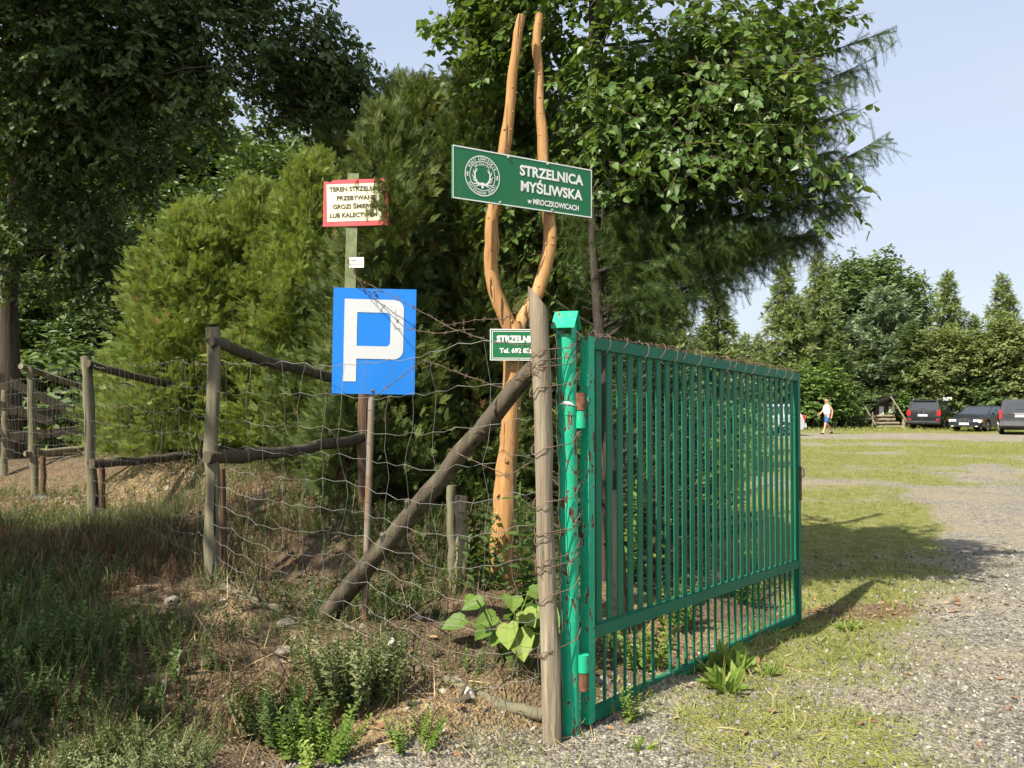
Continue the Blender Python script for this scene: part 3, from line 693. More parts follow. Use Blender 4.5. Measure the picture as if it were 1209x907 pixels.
def build_plank_fence():
    o = at(20, 560, 12); o.z = h1(o.x, o.y)
    t = thing('plank_fence', 'low fence of pale sawn planks on short posts beyond the log fence', 'fence', o)
    def pl(p0, p1, w, mat='grey_wood'):
        m = MB(); m.bar(at(*p0) - o, at(*p1) - o, w, .035); m.build('plank', M[mat], t)
    pl((-25, 434, 11), (126, 505, 13.2), .12); pl((-25, 470, 11), (60, 498, 12.2), .11); pl((-20, 520, 11.4), (100, 507, 13), .12); pl((-20, 498, 11.3), (80, 484, 13), .10, 'old_wood')
    for px, py, Y in ((4, 500, 11.5), (100, 495, 13.1)):
        a = at(px, py - 40, Y); z = h1(a.x, a.y); m = MB(); log(m, Vector((a.x, a.y + .05, z - .2)) - o, Vector((a.x, a.y + .05, a.z)) - o, .05, .045, int(px) + 5); m.build('post', M['post_wood'], t)
build_plank_fence()

def build_wire_fence():
    # columns: pixel x, top y, bottom y, depth
    cols = np.array([(640, 398, 792, 4.12), (600, 402, 800, 4.22), (560, 408, 806, 4.28), (520, 415, 800, 4.36), (470, 420, 772, 4.5), (420, 426, 745, 4.66), (370, 432, 728, 4.82), (310, 432, 712, 5.05), (254, 425, 688, 5.24),
                     (200, 428, 665, 5.95), (150, 430, 642, 6.95), (112, 432, 616, 7.86), (75, 440, 602, 8.9), (40, 446, 590, 9.9), (10, 450, 575, 10.6), (-30, 455, 565, 11.3)], float)
    tops = np.array([at(*c[[0, 1, 3]]) for c in cols]); bots = np.array([at(*c[[0, 2, 3]]) for c in cols])
    bots[:, 2] = np.maximum(bots[:, 2], np.array([h1(b[0], b[1]) for b in bots]) + .03)
    L = np.concatenate([[0], np.cumsum(np.linalg.norm(np.diff(tops[:, :2], axis=0), axis=1))])
    def P(s, v):
        tp = np.array([np.interp(s, L, tops[:, k]) for k in range(3)]); bt = np.array([np.interp(s, L, bots[:, k]) for k in range(3)])
        return tp + (bt - tp) * v
    rg = random.Random(8); m = MB()
    vs = [0, .125, .25, .36, .465, .565, .66, .75, .835, .915, 1.0]
    step = .155; ns = int(L[-1] / step)
    jit = {}
    def node(i, j):
        if (i, j) not in jit:
            p = P(i * step, vs[j]); s = i * step
            am = 1.0 if s < 3.2 else .6
            p = p + np.array([rg.uniform(-.022, .022), rg.uniform(-.03, .03), rg.uniform(-.014, .014) + .018 * math.sin(i * .7 + j * .4)]) * am
            jit[(i, j)] = p
        return jit[(i, j)]
    for j in range(len(vs)):
        pts = []
        for i in range(ns + 1):
            pts.append(node(i, j))
            if i < ns: a, b = node(i, j), node(i + 1, j); pts.append((a + b) / 2 - np.array([0, 0, .010 + .01 * rg.random()]))
        m.tube(pts, .0012 if j not in (0, 10) else .0016, 4, caps=False)
    for i in range(0, ns + 1):
        if i in (3,): continue
        pts = []
        for j in range(len(vs)):
            pts.append(node(i, j))
            if j < len(vs) - 1: pts.append((node(i, j) + node(i, j + 1)) / 2 + np.array([rg.uniform(-.012, .012), rg.uniform(-.01, .01), 0]))
        m.tube(pts, .0010, 4, caps=False)
    tag(m.build('wire_fence', M['wire']), 'sagging galvanised wire fence stretched from the grey post along the log posts', 'wire fence')
build_wire_fence()
def barbed(pts, name, label, seed, mat='barb', r=.0017, sp=.09, group=None):
    rg = random.Random(seed); m = MB(); out = []
    pts = [Vector(p) for p in pts]
    for a, b in zip(pts[:-1], pts[1:]):
        k = max(2, int((b - a).length / .05))
        for i in range(k): out.append(a.lerp(b, i / k) + Vector((rg.uniform(-1, 1), rg.uniform(-1, 1), rg.uniform(-1, 1))) * .004)
    out.append(pts[-1]); m.tube(out, r * 1.3, 5, caps=False)
    tot = 0
    for a, b in zip(out[:-1], out[1:]):
        tot += (b - a).length
        if tot > sp:
            tot = 0
            for _ in range(3):
                d = Vector((rg.uniform(-1, 1), rg.uniform(-1, 1), rg.uniform(-1, 1))).normalized() * .017; m.tube([a - d, a + d], r * .9, 4, caps=False)
    return tag(m.build(name, M[mat]), label, 'barbed wire', group)
g_ = 'loose strands of barbed wire'
barbed([at(626, 408, 4.08), at(585, 404, 4.4), at(535, 389, 4.7), at(489, 363, 4.82), at(440, 338, 4.84), at(410, 325, 4.86)], 'barbed_wire', 'rusty barbed strand crossing the top corner of the blue parking sign', 1, group=g_)
barbed([at(560, 388, 4.6), at(515, 394, 4.72), at(478, 387, 4.8), at(452, 362, 4.84), at(428, 339, 4.85), at(405, 300, 4.9)], 'barbed_wire', 'slack barbed strand curving down across the letter P', 2, group=g_)
barbed([at(626, 352, 4.06), at(597, 377, 4.3), at(560, 378, 4.6), at(520, 386, 4.9)], 'barbed_wire', 'short rusty barbed strand from the top of the grey post past the fork', 3, group=g_)
barbed([at(626, 440, 4.06), at(590, 458, 4.3), at(540, 440, 4.4), at(500, 425, 4.45), at(440, 470, 4.62)], 'barbed_wire', 'drooping barbed strand under the small phone number sign', 4, group=g_)
barbed([at(628, 545, 4.06), at(600, 562, 4.15), at(560, 545, 4.22), at(530, 530, 4.3)], 'barbed_wire', 'rusty barbed strand halfway up the grey post beside the orange trunk', 6, group=g_)
def post_wraps():
    m = MB(); rg = random.Random(12)
    # loops round both gate posts
    for z, n_ in ((1.80, 2), (1.70, 1), (1.42, 1), (1.16, 1), (1.0, 2), (.86, 2), (.72, 1), (.47, 1), (1.88, 1)):
        for q in range(n_):
            pts = []; ph = rg.uniform(0, 1)
            for k in range(25):
                a = 2 * math.pi * k / 24
                cx = (.191 - .031 * z if math.cos(a) < 0 else .283 - .009 * z); cy = 4.03 if math.cos(a) < 0 else 4.12
                pts.append((cx + .055 * math.cos(a), cy + .055 * math.sin(a), z + .04 * math.sin(a + ph) * rg.uniform(.6, 1.2) + .03 * q + .035 * math.cos(a)))
            m.tube(pts, .0024, 5, caps=False)
            for _ in range(5):
                p = Vector(pts[rg.randrange(25)]); d = Vector((rg.uniform(-1, 1), rg.uniform(-1, 1), rg.uniform(-1, 1))).normalized() * .02; m.tube([p - d, p + d], .0018, 4, caps=False)
    m.tube([(.245 - .02 * z + rg.uniform(-.006, .006), 4.035 + rg.uniform(-.004, .004), z) for z in np.linspace(.45, 1.93, 40)], .0022, 5, caps=False)
    tag(m.build('wire_wrapping', M['barb']), 'rusty barbed wire wound round the grey post and green gate post together', 'barbed wire')
    # coil along the gate's top rail
    m = MB(); pts = []; n = 900
    for k in range(n + 1):
        f = k / n; s = f * GL; a = f * 2 * math.pi * 17 + 1.5 * math.sin(f * 21); rr = .044 + .012 * math.sin(f * 50)
        q = Vector((GD.y, -GD.x, 0)); p = G0 + GD * (s + .03 * math.sin(a * .5)) + q * (rr * math.cos(a)) + Vector((0, 0, GZ1 - .022 - SAG * f + (rr + .006) * math.sin(a)))
        pts.append(p)
    m.tube(pts, .0021, 5, caps=False)
    pts2 = [G0 + GD * (GL * f) + Vector((rg.uniform(-.01, .01), rg.uniform(-.01, .01), GZ1 + .012 + .008 * rg.random() - SAG * f)) for f in np.linspace(0, 1, 60)]
    m.tube(pts2, .0022, 5, caps=False)
    for p in pts2:
        for _ in range(3):
            d = Vector((rg.uniform(-1, 1), rg.uniform(-1, 1), rg.uniform(-.6, 1))).normalized() * .02; m.tube([p - d, p + d], .0017, 4, caps=False)
    tag(m.build('barbed_coil', M['barb']), 'rusty barbed wire coiled along the top rail of the green gate', 'barbed wire')
post_wraps()
def mossy_rag():
    m = MB(); rg = random.Random(2); c = at(643, 457, 4.05)
    for i in range(60):
        a = Vector((rg.gauss(0, .014), rg.gauss(0, .012), rg.gauss(.01, .028))); b = a + Vector((rg.uniform(-.03, .03), rg.uniform(-.03, .03), rg.uniform(-.05, .03)))
        m.tube([a, (a + b) / 2 + Vector((rg.uniform(-.01, .01), -.005, .01)), b], .003, 4)
    tag(m.build('wire_tangle', M['dark_moss'], None, c), 'small dark tangle of wire and moss caught between grey post and green post', 'tangle')
M['dark_moss'] = plain('dark_moss', (.035, .045, .025), .95, .1, 0, .4, 40)
mossy_rag()

# stakes, stumps, fallen branches, stones
def loose(name, label, cat, a, b, r0, r1, mat, seed, bend=.02, group=None, twigs=0):
    m = MB(); pts = log(m, a, b, r0, r1, seed, bend, 10, 10); rg = random.Random(seed)
    for _ in range(twigs):
        p = pts[rg.randrange(2, 9)]; d = Vector((rg.uniform(-1, 1), rg.uniform(-.6, .6), rg.uniform(0, .6))).normalized(); m.tube([p, p + d * .06, p + d * .13 + Vector((0, 0, .02))], [r1 * .6, r1 * .45, r1 * .2], 6)
    return tag(m.build(name, M[mat]), label, cat, group)
def gnd(px, py, Y, up=0.0):
    p = at(px, py, Y); return Vector((p.x, p.y, h1(p.x, p.y) + up))
loose('broken_stake', 'thin pale broken stake behind the wire, taller of the two by the orange trunk', 'stake', gnd(536, 640, 5.6, -.1), at(533, 572, 5.6), .035, .03, 'post_wood', 61)
loose('broken_stake', 'splintered pale stake behind the wire, shorter and nearer the orange trunk', 'stake', gnd(542, 662, 5.45, -.1), at(543, 585, 5.45), .04, .036, 'grey_wood', 62)
loose('fallen_branch', 'thick barky branch lying at the foot of the grey post', 'branch', gnd(524, 800, 4.28, .03), gnd(640, 808, 4.2, .03), .022, .034, 'post_wood', 63, .02, twigs=3)
loose('fallen_branch', 'thin crooked branch lying in straw below the wire', 'branch', gnd(480, 838, 4.08, .02), gnd(556, 815, 4.15, .03), .012, .016, 'old_wood', 64, .03, twigs=3)
loose('fallen_branch', 'short dark branch on the bank beside the foot of the near fence post', 'branch', gnd(262, 690, 5.1, .03), gnd(330, 690, 5.05, .03), .028, .022, 'post_wood', 65, .02, twigs=4)
loose('fallen_branch', 'grey forked branch in the weeds below the parking sign', 'branch', gnd(468, 812, 4.2, .02), gnd(482, 775, 4.45, .09), .012, .009, 'old_wood', 66, .02, twigs=4)
def stone(px, py, Y, r, seed, label, flat=.7):
    bm = bmesh.new(); bmesh.ops.create_icosphere(bm, subdivisions=3, radius=r); rg = rs(seed); off = rg.rand(3) * 9
    P = np.array([v.co[:] for v in bm.verts]); n = vnoise(P / r + off + 20, 1.3) * .6 + vnoise(P / r + off + 40, 3) * .25
    for v, k in zip(bm.verts, n): v.co = v.co * (.65 + .7 * k); v.co.z *= flat
    me = bpy.data.meshes.new('stone'); bm.to_mesh(me); bm.free(); me.materials.append(M['stone'])
    o = link('stone', me, None, gnd(px, py, Y, r * .15)); o.rotation_euler = (0, 0, seed); tag(o, label, 'stone', 'pale stones on the bank')
stone(338, 706, 4.85, .05, 1, 'pale stone near the buried foot of the diagonal log'); stone(335, 745, 4.45, .05, 2, 'flat pale stone in weeds left of the parking pole')
stone(45, 575, 9.5, .16, 3, 'large pale stone lying before the farthest log post', .5); stone(712, 798, 4.75, .05, 4, 'white stone seen through the low grille of the gate', .6)
stone(628, 796, 4.22, .035, 5, 'small angular stone at the foot of the grey post'); stone(203, 702, 4.9, .045, 6, 'pale stone on bare soil left of the near fence post')
# ------------------------------------------------------------------ foliage templates
def leaf_tem(half, fold=.12, curl=-.08):
    """half: outline of one half from base to tip (x, y); gives a two-part folded leaf along x."""
    n = len(half); V = []
    for s in (1, -1):
        for x, y in half: V.append((x, s * y, abs(y) * fold * 2 + curl * x * x))
    return Tem(V, [list(range(n)), list(range(n, 2 * n))[::-1]])
T_LINDEN = leaf_tem([(0, 0), (.02, .22), (.22, .42), (.5, .36), (.78, .17), (1, 0)])
T_OAK = leaf_tem([(0, 0), (.18, .07), (.28, .2), (.4, .13), (.52, .29), (.64, .18), (.76, .27), (.9, .16), (1, 0)])
T_LEAF = leaf_tem([(0, 0), (.25, .25), (.6, .27), (1, 0)])
T_LONG = leaf_tem([(0, 0), (.3, .11), (.65, .11), (1, 0)], .1, -.2)
def spray_tem():
    V = []; Fs = []
    def dia(x0, y0, x1, y1, w):
        d = np.array([x1 - x0, y1 - y0]); q = np.array([-d[1], d[0]]) / np.linalg.norm(d) * w; m = np.array([x0, y0]) + d * .5
        k = len(V); V.extend([(x0, y0, 0), (m[0] + q[0], m[1] + q[1], -.02), (x1, y1, -.10 * (x1 ** 2)), (m[0] - q[0], m[1] - q[1], -.02)]); Fs.append([k, k + 1, k + 2, k + 3])
    dia(0, 0, .55, .02, .028); dia(.45, .0, 1, 0, .03)
    for i in range(7):
        x = .10 + i * .12; l = .42 - .045 * i
        for s in (1, -1): dia(x + (.06 if s > 0 else 0), 0, x + l * .8, s * l * .62, .03)
    dia(.45, .2, .62, .36, .022); dia(.4, -.2, .55, -.38, .022)
    return Tem(V, Fs)
T_THUJA = spray_tem()
def shoot_tem(n, ln, w, stick=.012, cone=.55, seed=0, flat=False):
    rg = random.Random(seed); V = []; Fs = []
    for i in range(n):
        x = (i + .5) / n; a = i * 2.4 if not flat else (0 if i % 2 else math.pi) + rg.uniform(-.5, .5); l = ln * (1 - .35 * x) * rg.uniform(.8, 1.2)
        dx = l * cone; dy = l * math.cos(a); dz = l * math.sin(a); k = len(V); q = (-math.sin(a) * w, math.cos(a) * w)
        V.extend([(x - w, q[0] * 0, 0), (x + w, 0, 0), (x + dx, dy, dz)]); Fs.append([k, k + 1, k + 2])
    k = len(V); s = stick
    V.extend([(0, s, 0), (0, -s * .5, s), (0, -s * .5, -s), (1.05, 0, 0)]); Fs.extend([[k, k + 1, k + 3], [k + 1, k + 2, k + 3], [k + 2, k, k + 3]])
    return Tem(V, Fs)
T_SPRUCE = shoot_tem(34, .17, .010, .016, .5)
def larch_tem(nt, seed=0):
    rg = random.Random(seed); V = []; Fs = []
    for i in range(nt):
        x = (i + 1) / nt
        for j in range(7):
            a = j * .9 + i; l = .13 * rg.uniform(.8, 1.2); c = rg.uniform(-.1, .7); k = len(V); w = .012
            V.extend([(x, 0, -w), (x, 0, w), (x + l * c, l * math.cos(a), l * math.sin(a))]); Fs.append([k, k + 1, k + 2])
    k = len(V); s = .007
    V.extend([(0, s, 0), (0, -s, s), (0, -s, -s), (1, 0, 0)]); Fs.extend([[k, k + 1, k + 3], [k + 1, k + 2, k + 3], [k + 2, k, k + 3]])
    return Tem(V, Fs)
T_LARCH = larch_tem(12)
def far_tem(seed=0):
    rg = random.Random(seed); V = []; Fs = []
    for i in range(9):
        x = .08 + i * .1
        for s in (1, -1):
            l = (.42 - .032 * i) * rg.uniform(.7, 1.2); k = len(V)
            V.extend([(x - .05, 0, 0), (x + .07, 0, .01), (x + l * .65, s * l * .75, -l * .35 * rg.uniform(.2, 1.4))]); Fs.append([k, k + 1, k + 2])
    k = len(V); V.extend([(0, .02, 0), (0, -.02, 0), (1.1, 0, -.05)]); Fs.append([k, k + 1, k + 2])
    return Tem(V, Fs)
T_FAR = far_tem()
T_STICK = Tem([(0, 1, 0), (0, -.5, .87), (0, -.5, -.87), (1, .5, 0), (1, -.25, .43), (1, -.25, -.43)], [[0, 1, 4, 3], [1, 2, 5, 4], [2, 0, 3, 5]])
T_BLADE = Tem([(0, -.5, 0), (0, .5, 0), (.4, -.42, .07), (.4, .42, .07), (.75, -.26, .22), (.75, .26, .22), (1, 0, .42)], [[0, 1, 3, 2], [2, 3, 5, 4], [4, 5, 6]])

M['oak_leaf'] = leaf_mat('oak_leaf', [(0, (.033, .060, .016)), (.5, (.055, .095, .023)), (.85, (.085, .135, .03)), (1, (.18, .21, .05))], .16, .5, .4)
M['linden_leaf'] = leaf_mat('linden_leaf', [(0, (.045, .095, .022)), (.5, (.075, .14, .028)), (.85, (.115, .19, .038)), (1, (.18, .23, .055))], .33, .42, .45)
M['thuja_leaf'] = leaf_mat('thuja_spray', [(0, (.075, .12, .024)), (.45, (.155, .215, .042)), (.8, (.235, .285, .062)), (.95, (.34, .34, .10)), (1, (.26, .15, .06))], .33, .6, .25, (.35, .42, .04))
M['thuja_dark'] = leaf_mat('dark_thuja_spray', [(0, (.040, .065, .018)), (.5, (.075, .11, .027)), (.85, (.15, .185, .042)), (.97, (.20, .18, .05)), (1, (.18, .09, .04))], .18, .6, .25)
M['larch_leaf'] = leaf_mat('larch_needle', [(0, (.045, .08, .024)), (.6, (.08, .13, .036)), (1, (.13, .18, .055))], .25, .55, .3)
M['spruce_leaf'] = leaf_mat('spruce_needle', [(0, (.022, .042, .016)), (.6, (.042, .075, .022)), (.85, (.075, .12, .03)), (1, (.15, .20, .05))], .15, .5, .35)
M['far_larch'] = leaf_mat('far_larch_foliage', [(0, (.13, .17, .07)), (.5, (.23, .285, .105)), (1, (.32, .365, .15))], .36)  # far foliage tones lightened to stand in for distance haze
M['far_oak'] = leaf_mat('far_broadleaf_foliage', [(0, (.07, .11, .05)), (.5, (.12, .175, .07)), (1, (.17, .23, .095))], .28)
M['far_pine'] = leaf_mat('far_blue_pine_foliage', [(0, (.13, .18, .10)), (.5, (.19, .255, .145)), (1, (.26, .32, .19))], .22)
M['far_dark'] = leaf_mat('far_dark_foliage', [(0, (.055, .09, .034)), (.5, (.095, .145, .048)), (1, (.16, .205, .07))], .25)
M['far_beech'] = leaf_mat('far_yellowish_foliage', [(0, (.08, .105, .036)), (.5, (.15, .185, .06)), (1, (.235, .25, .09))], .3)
M['shrub_leaf'] = leaf_mat('light_shrub_leaf', [(0, (.06, .115, .025)), (.5, (.095, .165, .035)), (1, (.16, .235, .055))], .3)

def sample_ell(rng, ells, n, shell=2.0, cull=None, cs=1.0):
    w = np.array([e[6] if len(e) > 6 else e[3] * e[4] * e[5] for e in ells], float); w /= w.sum()
    k = rng.choice(len(ells), n, p=w); E = np.array([e[:6] for e in ells], float)[k]
    d = norm(rng.randn(n, 3)); r = rng.rand(n, 1) ** (1.0 / (1 + shell)); p = E[:, :3] + d * r * E[:, 3:6]
    if cull is not None: p = p[vnoise(p + 31.7, cs) > cull]
    return p
def twiggy(rng, C, center, T, Lv, tl, ls, droop, spread, tem, lvar=.3, flat=.5, side=.9, hang=.35):
    """twigs from cluster centres with leaves along them -> (leaf part, stick part)"""
    n = len(C) * T; st = np.repeat(C, T, 0) + rng.randn(n, 3) * spread
    out = norm(st - np.asarray(center)); d = norm(out * .75 + rng.randn(n, 3) * .6 + np.array([0, 0, -droop])); l = tl * rng.uniform(.6, 1.3, n)
    base = st - d * l[:, None] * .5
    cl = np.repeat(rng.rand(len(C)), T)
    m = n * Lv; tw = np.repeat(np.arange(n), Lv); u = (np.tile(np.arange(Lv), n) + rng.rand(m)) / Lv
    p = base[tw] + d[tw] * (l[tw] * u)[:, None] + np.array([0, 0, -1.0]) * (u ** 2 * l[tw] * droop * .4)[:, None]
    sd = norm(np.cross(d[tw], np.array([0, 0, 1.0])) + rng.randn(m, 3) * .25) * np.where(np.tile(np.arange(Lv), n) % 2, 1, -1)[:, None]
    D = norm(d[tw] * .6 + sd * side + rng.randn(m, 3) * .25 + np.array([0, 0, -hang])); Nn = norm(np.array([0, 0, 1.0]) * flat * 2 + out[tw] * .5 + rng.randn(m, 3) * .55)
    S = ls * rng.uniform(1 - lvar, 1 + lvar, m); rn = np.clip(.55 * rng.rand(m) + .45 * cl[tw], 0, 1)
    sticks = (T_STICK, base, d, np.tile([0, 0, 1.0], (n, 1)) + rng.randn(n, 3) * .1, np.stack([l * 1.02, np.full(n, .004), np.full(n, .004)], 1), .5)
    return (tem, p, D, Nn, S, rn), sticks
def limbs(m, trunk, r0, C, rng, nmain=12, taper=.35, up=.15, rl=.03):
    """trunk polyline plus limbs to the cluster centres"""
    trunk = [Vector(p) for p in trunk]; k = len(trunk)
    m.tube(trunk, [r0 * (1.35 if i == 0 else 1 - (1 - taper) * i / (k - 1)) for i in range(k)], 14, rough=.14, seed=int(r0 * 999))
    T = np.array([p[:] for p in trunk]); idx = rng.permutation(len(C))
    nodes = [(Vector(p), r0 * (1 - (1 - taper) * i / (k - 1)) * .55) for i, p in enumerate(trunk)][max(1, k // 3):]
    for q, i in enumerate(idx):
        c = Vector(C[i]); best = None
        for p, r in nodes:
            if p.z > c.z + .15 * (c - p).length + .3: continue
            s = (c - p).length + max(0, p.z - c.z) * .5
            if best is None or s < best[0]: best = (s, p, r)
        if best is None: best = (0, nodes[0][0], nodes[0][1])
        p, r = best[1], best[2]; L = (c - p).length; r1 = min(r, rl * (.35 + .5 * L / 2) if q >= nmain else rl * 1.5)
        mid = p.lerp(c, .5) + Vector(rng.randn(3)) * L * .07 + Vector((0, 0, L * up))
        pts = [p, p.lerp(mid, .6) + Vector((0, 0, L * up * .1)), mid, mid.lerp(c, .55) + Vector((0, 0, L * up * .25)), c]
        m.tube(pts, [r1, r1 * .85, r1 * .65, r1 * .45, max(.004, r1 * .2)], 7 if q < nmain else 5, rough=.1, seed=q)
        for f, pt in ((.4, pts[1]), (.6, pts[2]), (.85, pts[3])): nodes.append((pt, r1 * (1 - f * .6) * .7))
def broadleaf(name, label, base, trunk, r0, ells, nclus, tw, lmat, tem, seed, bark='bark', shell=2.0, cull=None, cs=1.0, stickmat=True, nmain=12, group=None, cat='tree', extra=None):
    rng = rs(seed); t = thing(name, label, cat, base, 0, group); b = Vector(base)
    C = sample_ell(rng, ells, nclus, shell, cull, cs)
    if extra is not None: C = np.concatenate([C, np.array(extra, float)])
    C = C - np.array(b); cen = np.average(np.array([e[:3] for e in ells]), 0, [e[6] if len(e) > 6 else e[3] * e[4] * e[5] for e in ells]) - np.array(b)
    m = MB(); limbs(m, [Vector(p) - b for p in trunk], r0, C[:min(len(C), 160)], rng, nmain); m.build('trunk', M[bark], t)
    lf, sk = twiggy(rng, C, cen, tem=tem, **tw)
    np_object('crown', [lf + (0,), sk + (1,)] if stickmat else [lf], [M[lmat], M[bark]] if stickmat else M[lmat], t)
    return t

# ------------------------------------------------------------------ the oaks on the left
def oaks():
    # far oak: its trunk stands at the left edge of the photo, its skirts hang in from the top
    b = at(8, 470, 13.0); b.z = h1(b.x, b.y); tr = [b - Vector((0, 0, .2)), at(8, 420, 13), at(7, 350, 13), at(15, 300, 13), at(20, 230, 12.9), at(30, 140, 12.7), at(60, 20, 12.5), at(80, -120, 12)]
    E = []
    def e(px, py, Y, rx, ry, rz, w=None):
        c = at(px, py, Y); E.append((c.x, c.y, c.z, rx, ry, rz) + ((w,) if w else ()))
    e(60, 60, 12, 1.9, 1.6, 1.35); e(200, 60, 11.8, 1.5, 1.2, 1.2); e(310, 70, 11.8, 1.25, 1.0, 1.0); e(388, 105, 11.8, .68, .7, .75, 2.2); e(310, 10, 12, .9, 1.0, .8)
    e(130, 130, 11.8, 1.3, 1, .95); e(250, 140, 11.6, .95, .8, .6); e(20, 140, 12, 1.1, 1.2, .8); e(100, -60, 12, 3, 2, 1.5); e(300, -70, 12.3, .9, 1.2, .9)
    e(60, 240, 12.4, .95, .9, .8, 1.4); e(110, 310, 12.6, .7, .7, .7, .9); e(20, 300, 12.3, .6, .6, .6, .5); e(125, 215, 12.4, .8, .8, .6, .6)
    broadleaf('oak_tree', 'big dark oak with its trunk at the left edge, boughs hanging from the top', b, tr, .19, E, 1150, dict(T=8, Lv=9, tl=.36, ls=.105, droop=.2, spread=.17), 'oak_leaf', T_OAK, 5, shell=.9, cull=.37, cs=1.6, nmain=22)
oaks()
def shade_oak(b, top, ells, seed, n, label, tl=.5, ls=.15):
    bz = Vector((b[0], b[1], h1(*b))); tr = [bz - Vector((0, 0, .3)), bz + Vector((0.1, 0, 2)), bz + Vector((-.1, .1, 4)), Vector(top)]
    broadleaf('oak_tree', label, bz, tr, .28, ells, n, dict(T=5, Lv=9, tl=tl, ls=ls, droop=.1, spread=.3), 'oak_leaf', T_OAK, seed, shell=.5, cull=.46, cs=.9, stickmat=False)
# taller neighbours just outside the picture: they shade the bank and the far oak's skirts
def sunward(x, y, z, h):
    k = (h - z) / TO_SUN.z; return (x + TO_SUN.x * k, y + TO_SUN.y * k, h)
def shade_trees():
    E = []
    for (x, y, z, h, rx, ry, rz) in ((-3.6, 4.6, .4, 5.6, 1.9, 1.35, .8), (-2.4, 3.9, .3, 5.2, .8, .7, .6), (-2.9, 6.3, .5, 6.2, 1.7, 1.1, .8), (-1.2, 6.5, .5, 6.4, .75, .9, .7), (-5.4, 6.4, .5, 6.2, 1.5, 1.1, .8), (-5.4, 3.2, .4, 5.6, 2, 1.5, .8)):
        c = sunward(x, y, z, h); E.append((*c, rx, ry, rz))
    shade_oak((-8.6, .2), (-8.3, .8, 6.6), E, 21, 520, 'oak outside the picture whose boughs shade the bank in front of the fence')
    E = []
    for (px, py, Y, h, rx, ry, rz) in ((60, 60, 11.5, 12, 2.0, 1.6, 1.0), (200, 60, 11.2, 12, 1.7, 1.5, 1.0), (320, 60, 11.2, 12.3, 1.4, 1.2, .9), (380, 90, 11.3, 12.5, .9, .9, .8), (130, 150, 11.4, 11.5, 1.5, 1.2, .8), (250, 140, 11.1, 12, 1.2, 1.0, .7)):
        p = at(px, py, Y); c = sunward(p.x, p.y, p.z, h); E.append((*c, rx, ry, rz))
    shade_oak((-9.6, 5.0), (-9.0, 5.8, 10.5), E, 22, 560, 'tall oak outside the picture standing over the left end of the fence')
shade_trees()

# ------------------------------------------------------------------ thujas and the hedge behind the antler pole
def thuja(label, px, ptop, Y, wpx, mat, seed, n, dens=1.0, lean=0.0, group='thujas behind the fence', extra=None, sc=.135):
    rng = rs(seed); w = wpx * Y / F_PX / 2; top = at(px, ptop, Y); bx, by = top.x, Y; bz = h1(bx, by)
    b = Vector((bx, by, bz)); t = thing('thuja_tree', label, 'tree', b, 0, group); hgt = top.z - bz
    m = MB(); m.tube([(0, 0, -.2), (.02, 0, hgt * .4), (-.02, .02, hgt * .75), (0, 0, hgt * .95)], [.07, .055, .03, .008], 8, rough=.2, seed=seed)
    # branches rise outwards; sprays sit around their ends
    nb = n // 40; f = rng.rand(nb) ** 1.15; az = rng.rand(nb) * 2 * np.pi
    prof = 1.12 * w * np.minimum(1, (1 - f) ** .5 * 1.08) * (.5 + .5 * rng.rand(nb) ** .7) * (.6 + .9 * vnoise(np.stack([np.cos(az) * 1.5 + 9, np.sin(az) * 1.5 + 9, f * 4 + seed], 1), 1.0))
    end = np.stack([np.cos(az) * prof, np.sin(az) * prof, np.maximum(.08, f * hgt + .10)], 1); start = np.stack([0 * f, 0 * f, np.maximum(.02, f * hgt - .25 * prof)], 1)
    if extra is not None:
        ex = np.array(extra, float) - np.array(b); end = np.concatenate([end, ex]); start = np.concatenate([start, ex * np.array([.5, .5, 1]) - np.array([0, 0, .25])]); nb = len(end)
        prof = np.concatenate([prof, np.full(len(ex), .4)])
    for i in range(0, nb, max(1, nb // 70)): m.tube([start[i], start[i] * .5 + end[i] * .5 + np.array([0, 0, -.03]), end[i]], [.014, .01, .004], 4)
    m.build('trunk', M['red_bark'], t)
    q = np.repeat(np.arange(nb), 40); N_ = len(q); u = 1 - rng.rand(N_) ** 1.6 * .55; ax = norm(end - start)
    p = start[q] + (end - start)[q] * u[:, None] + rng.randn(N_, 3) * np.array([.08, .08, .075]) * (1.35 - u * .6)[:, None]
    D = norm(ax[q] * .9 + rng.randn(N_, 3) * .45 + np.array([0, 0, .38])); outw = norm(p * np.array([1, 1, 0]) + 1e-6)
    Nn = norm(rng.randn(N_, 3) * .7 + outw * .5 + np.array([0, 0, .6])); S = sc * rng.uniform(.55, 1.25, N_)
    rn = np.clip(.45 * rng.rand(N_) + .4 * np.repeat(rng.rand(nb), 40) + .15, 0, 1); rn = np.where(rng.rand(N_) < .012, 1.0, rn * .95)
    np_object('crown', [(T_THUJA, p, D, Nn, S, rn)], M[mat], t)
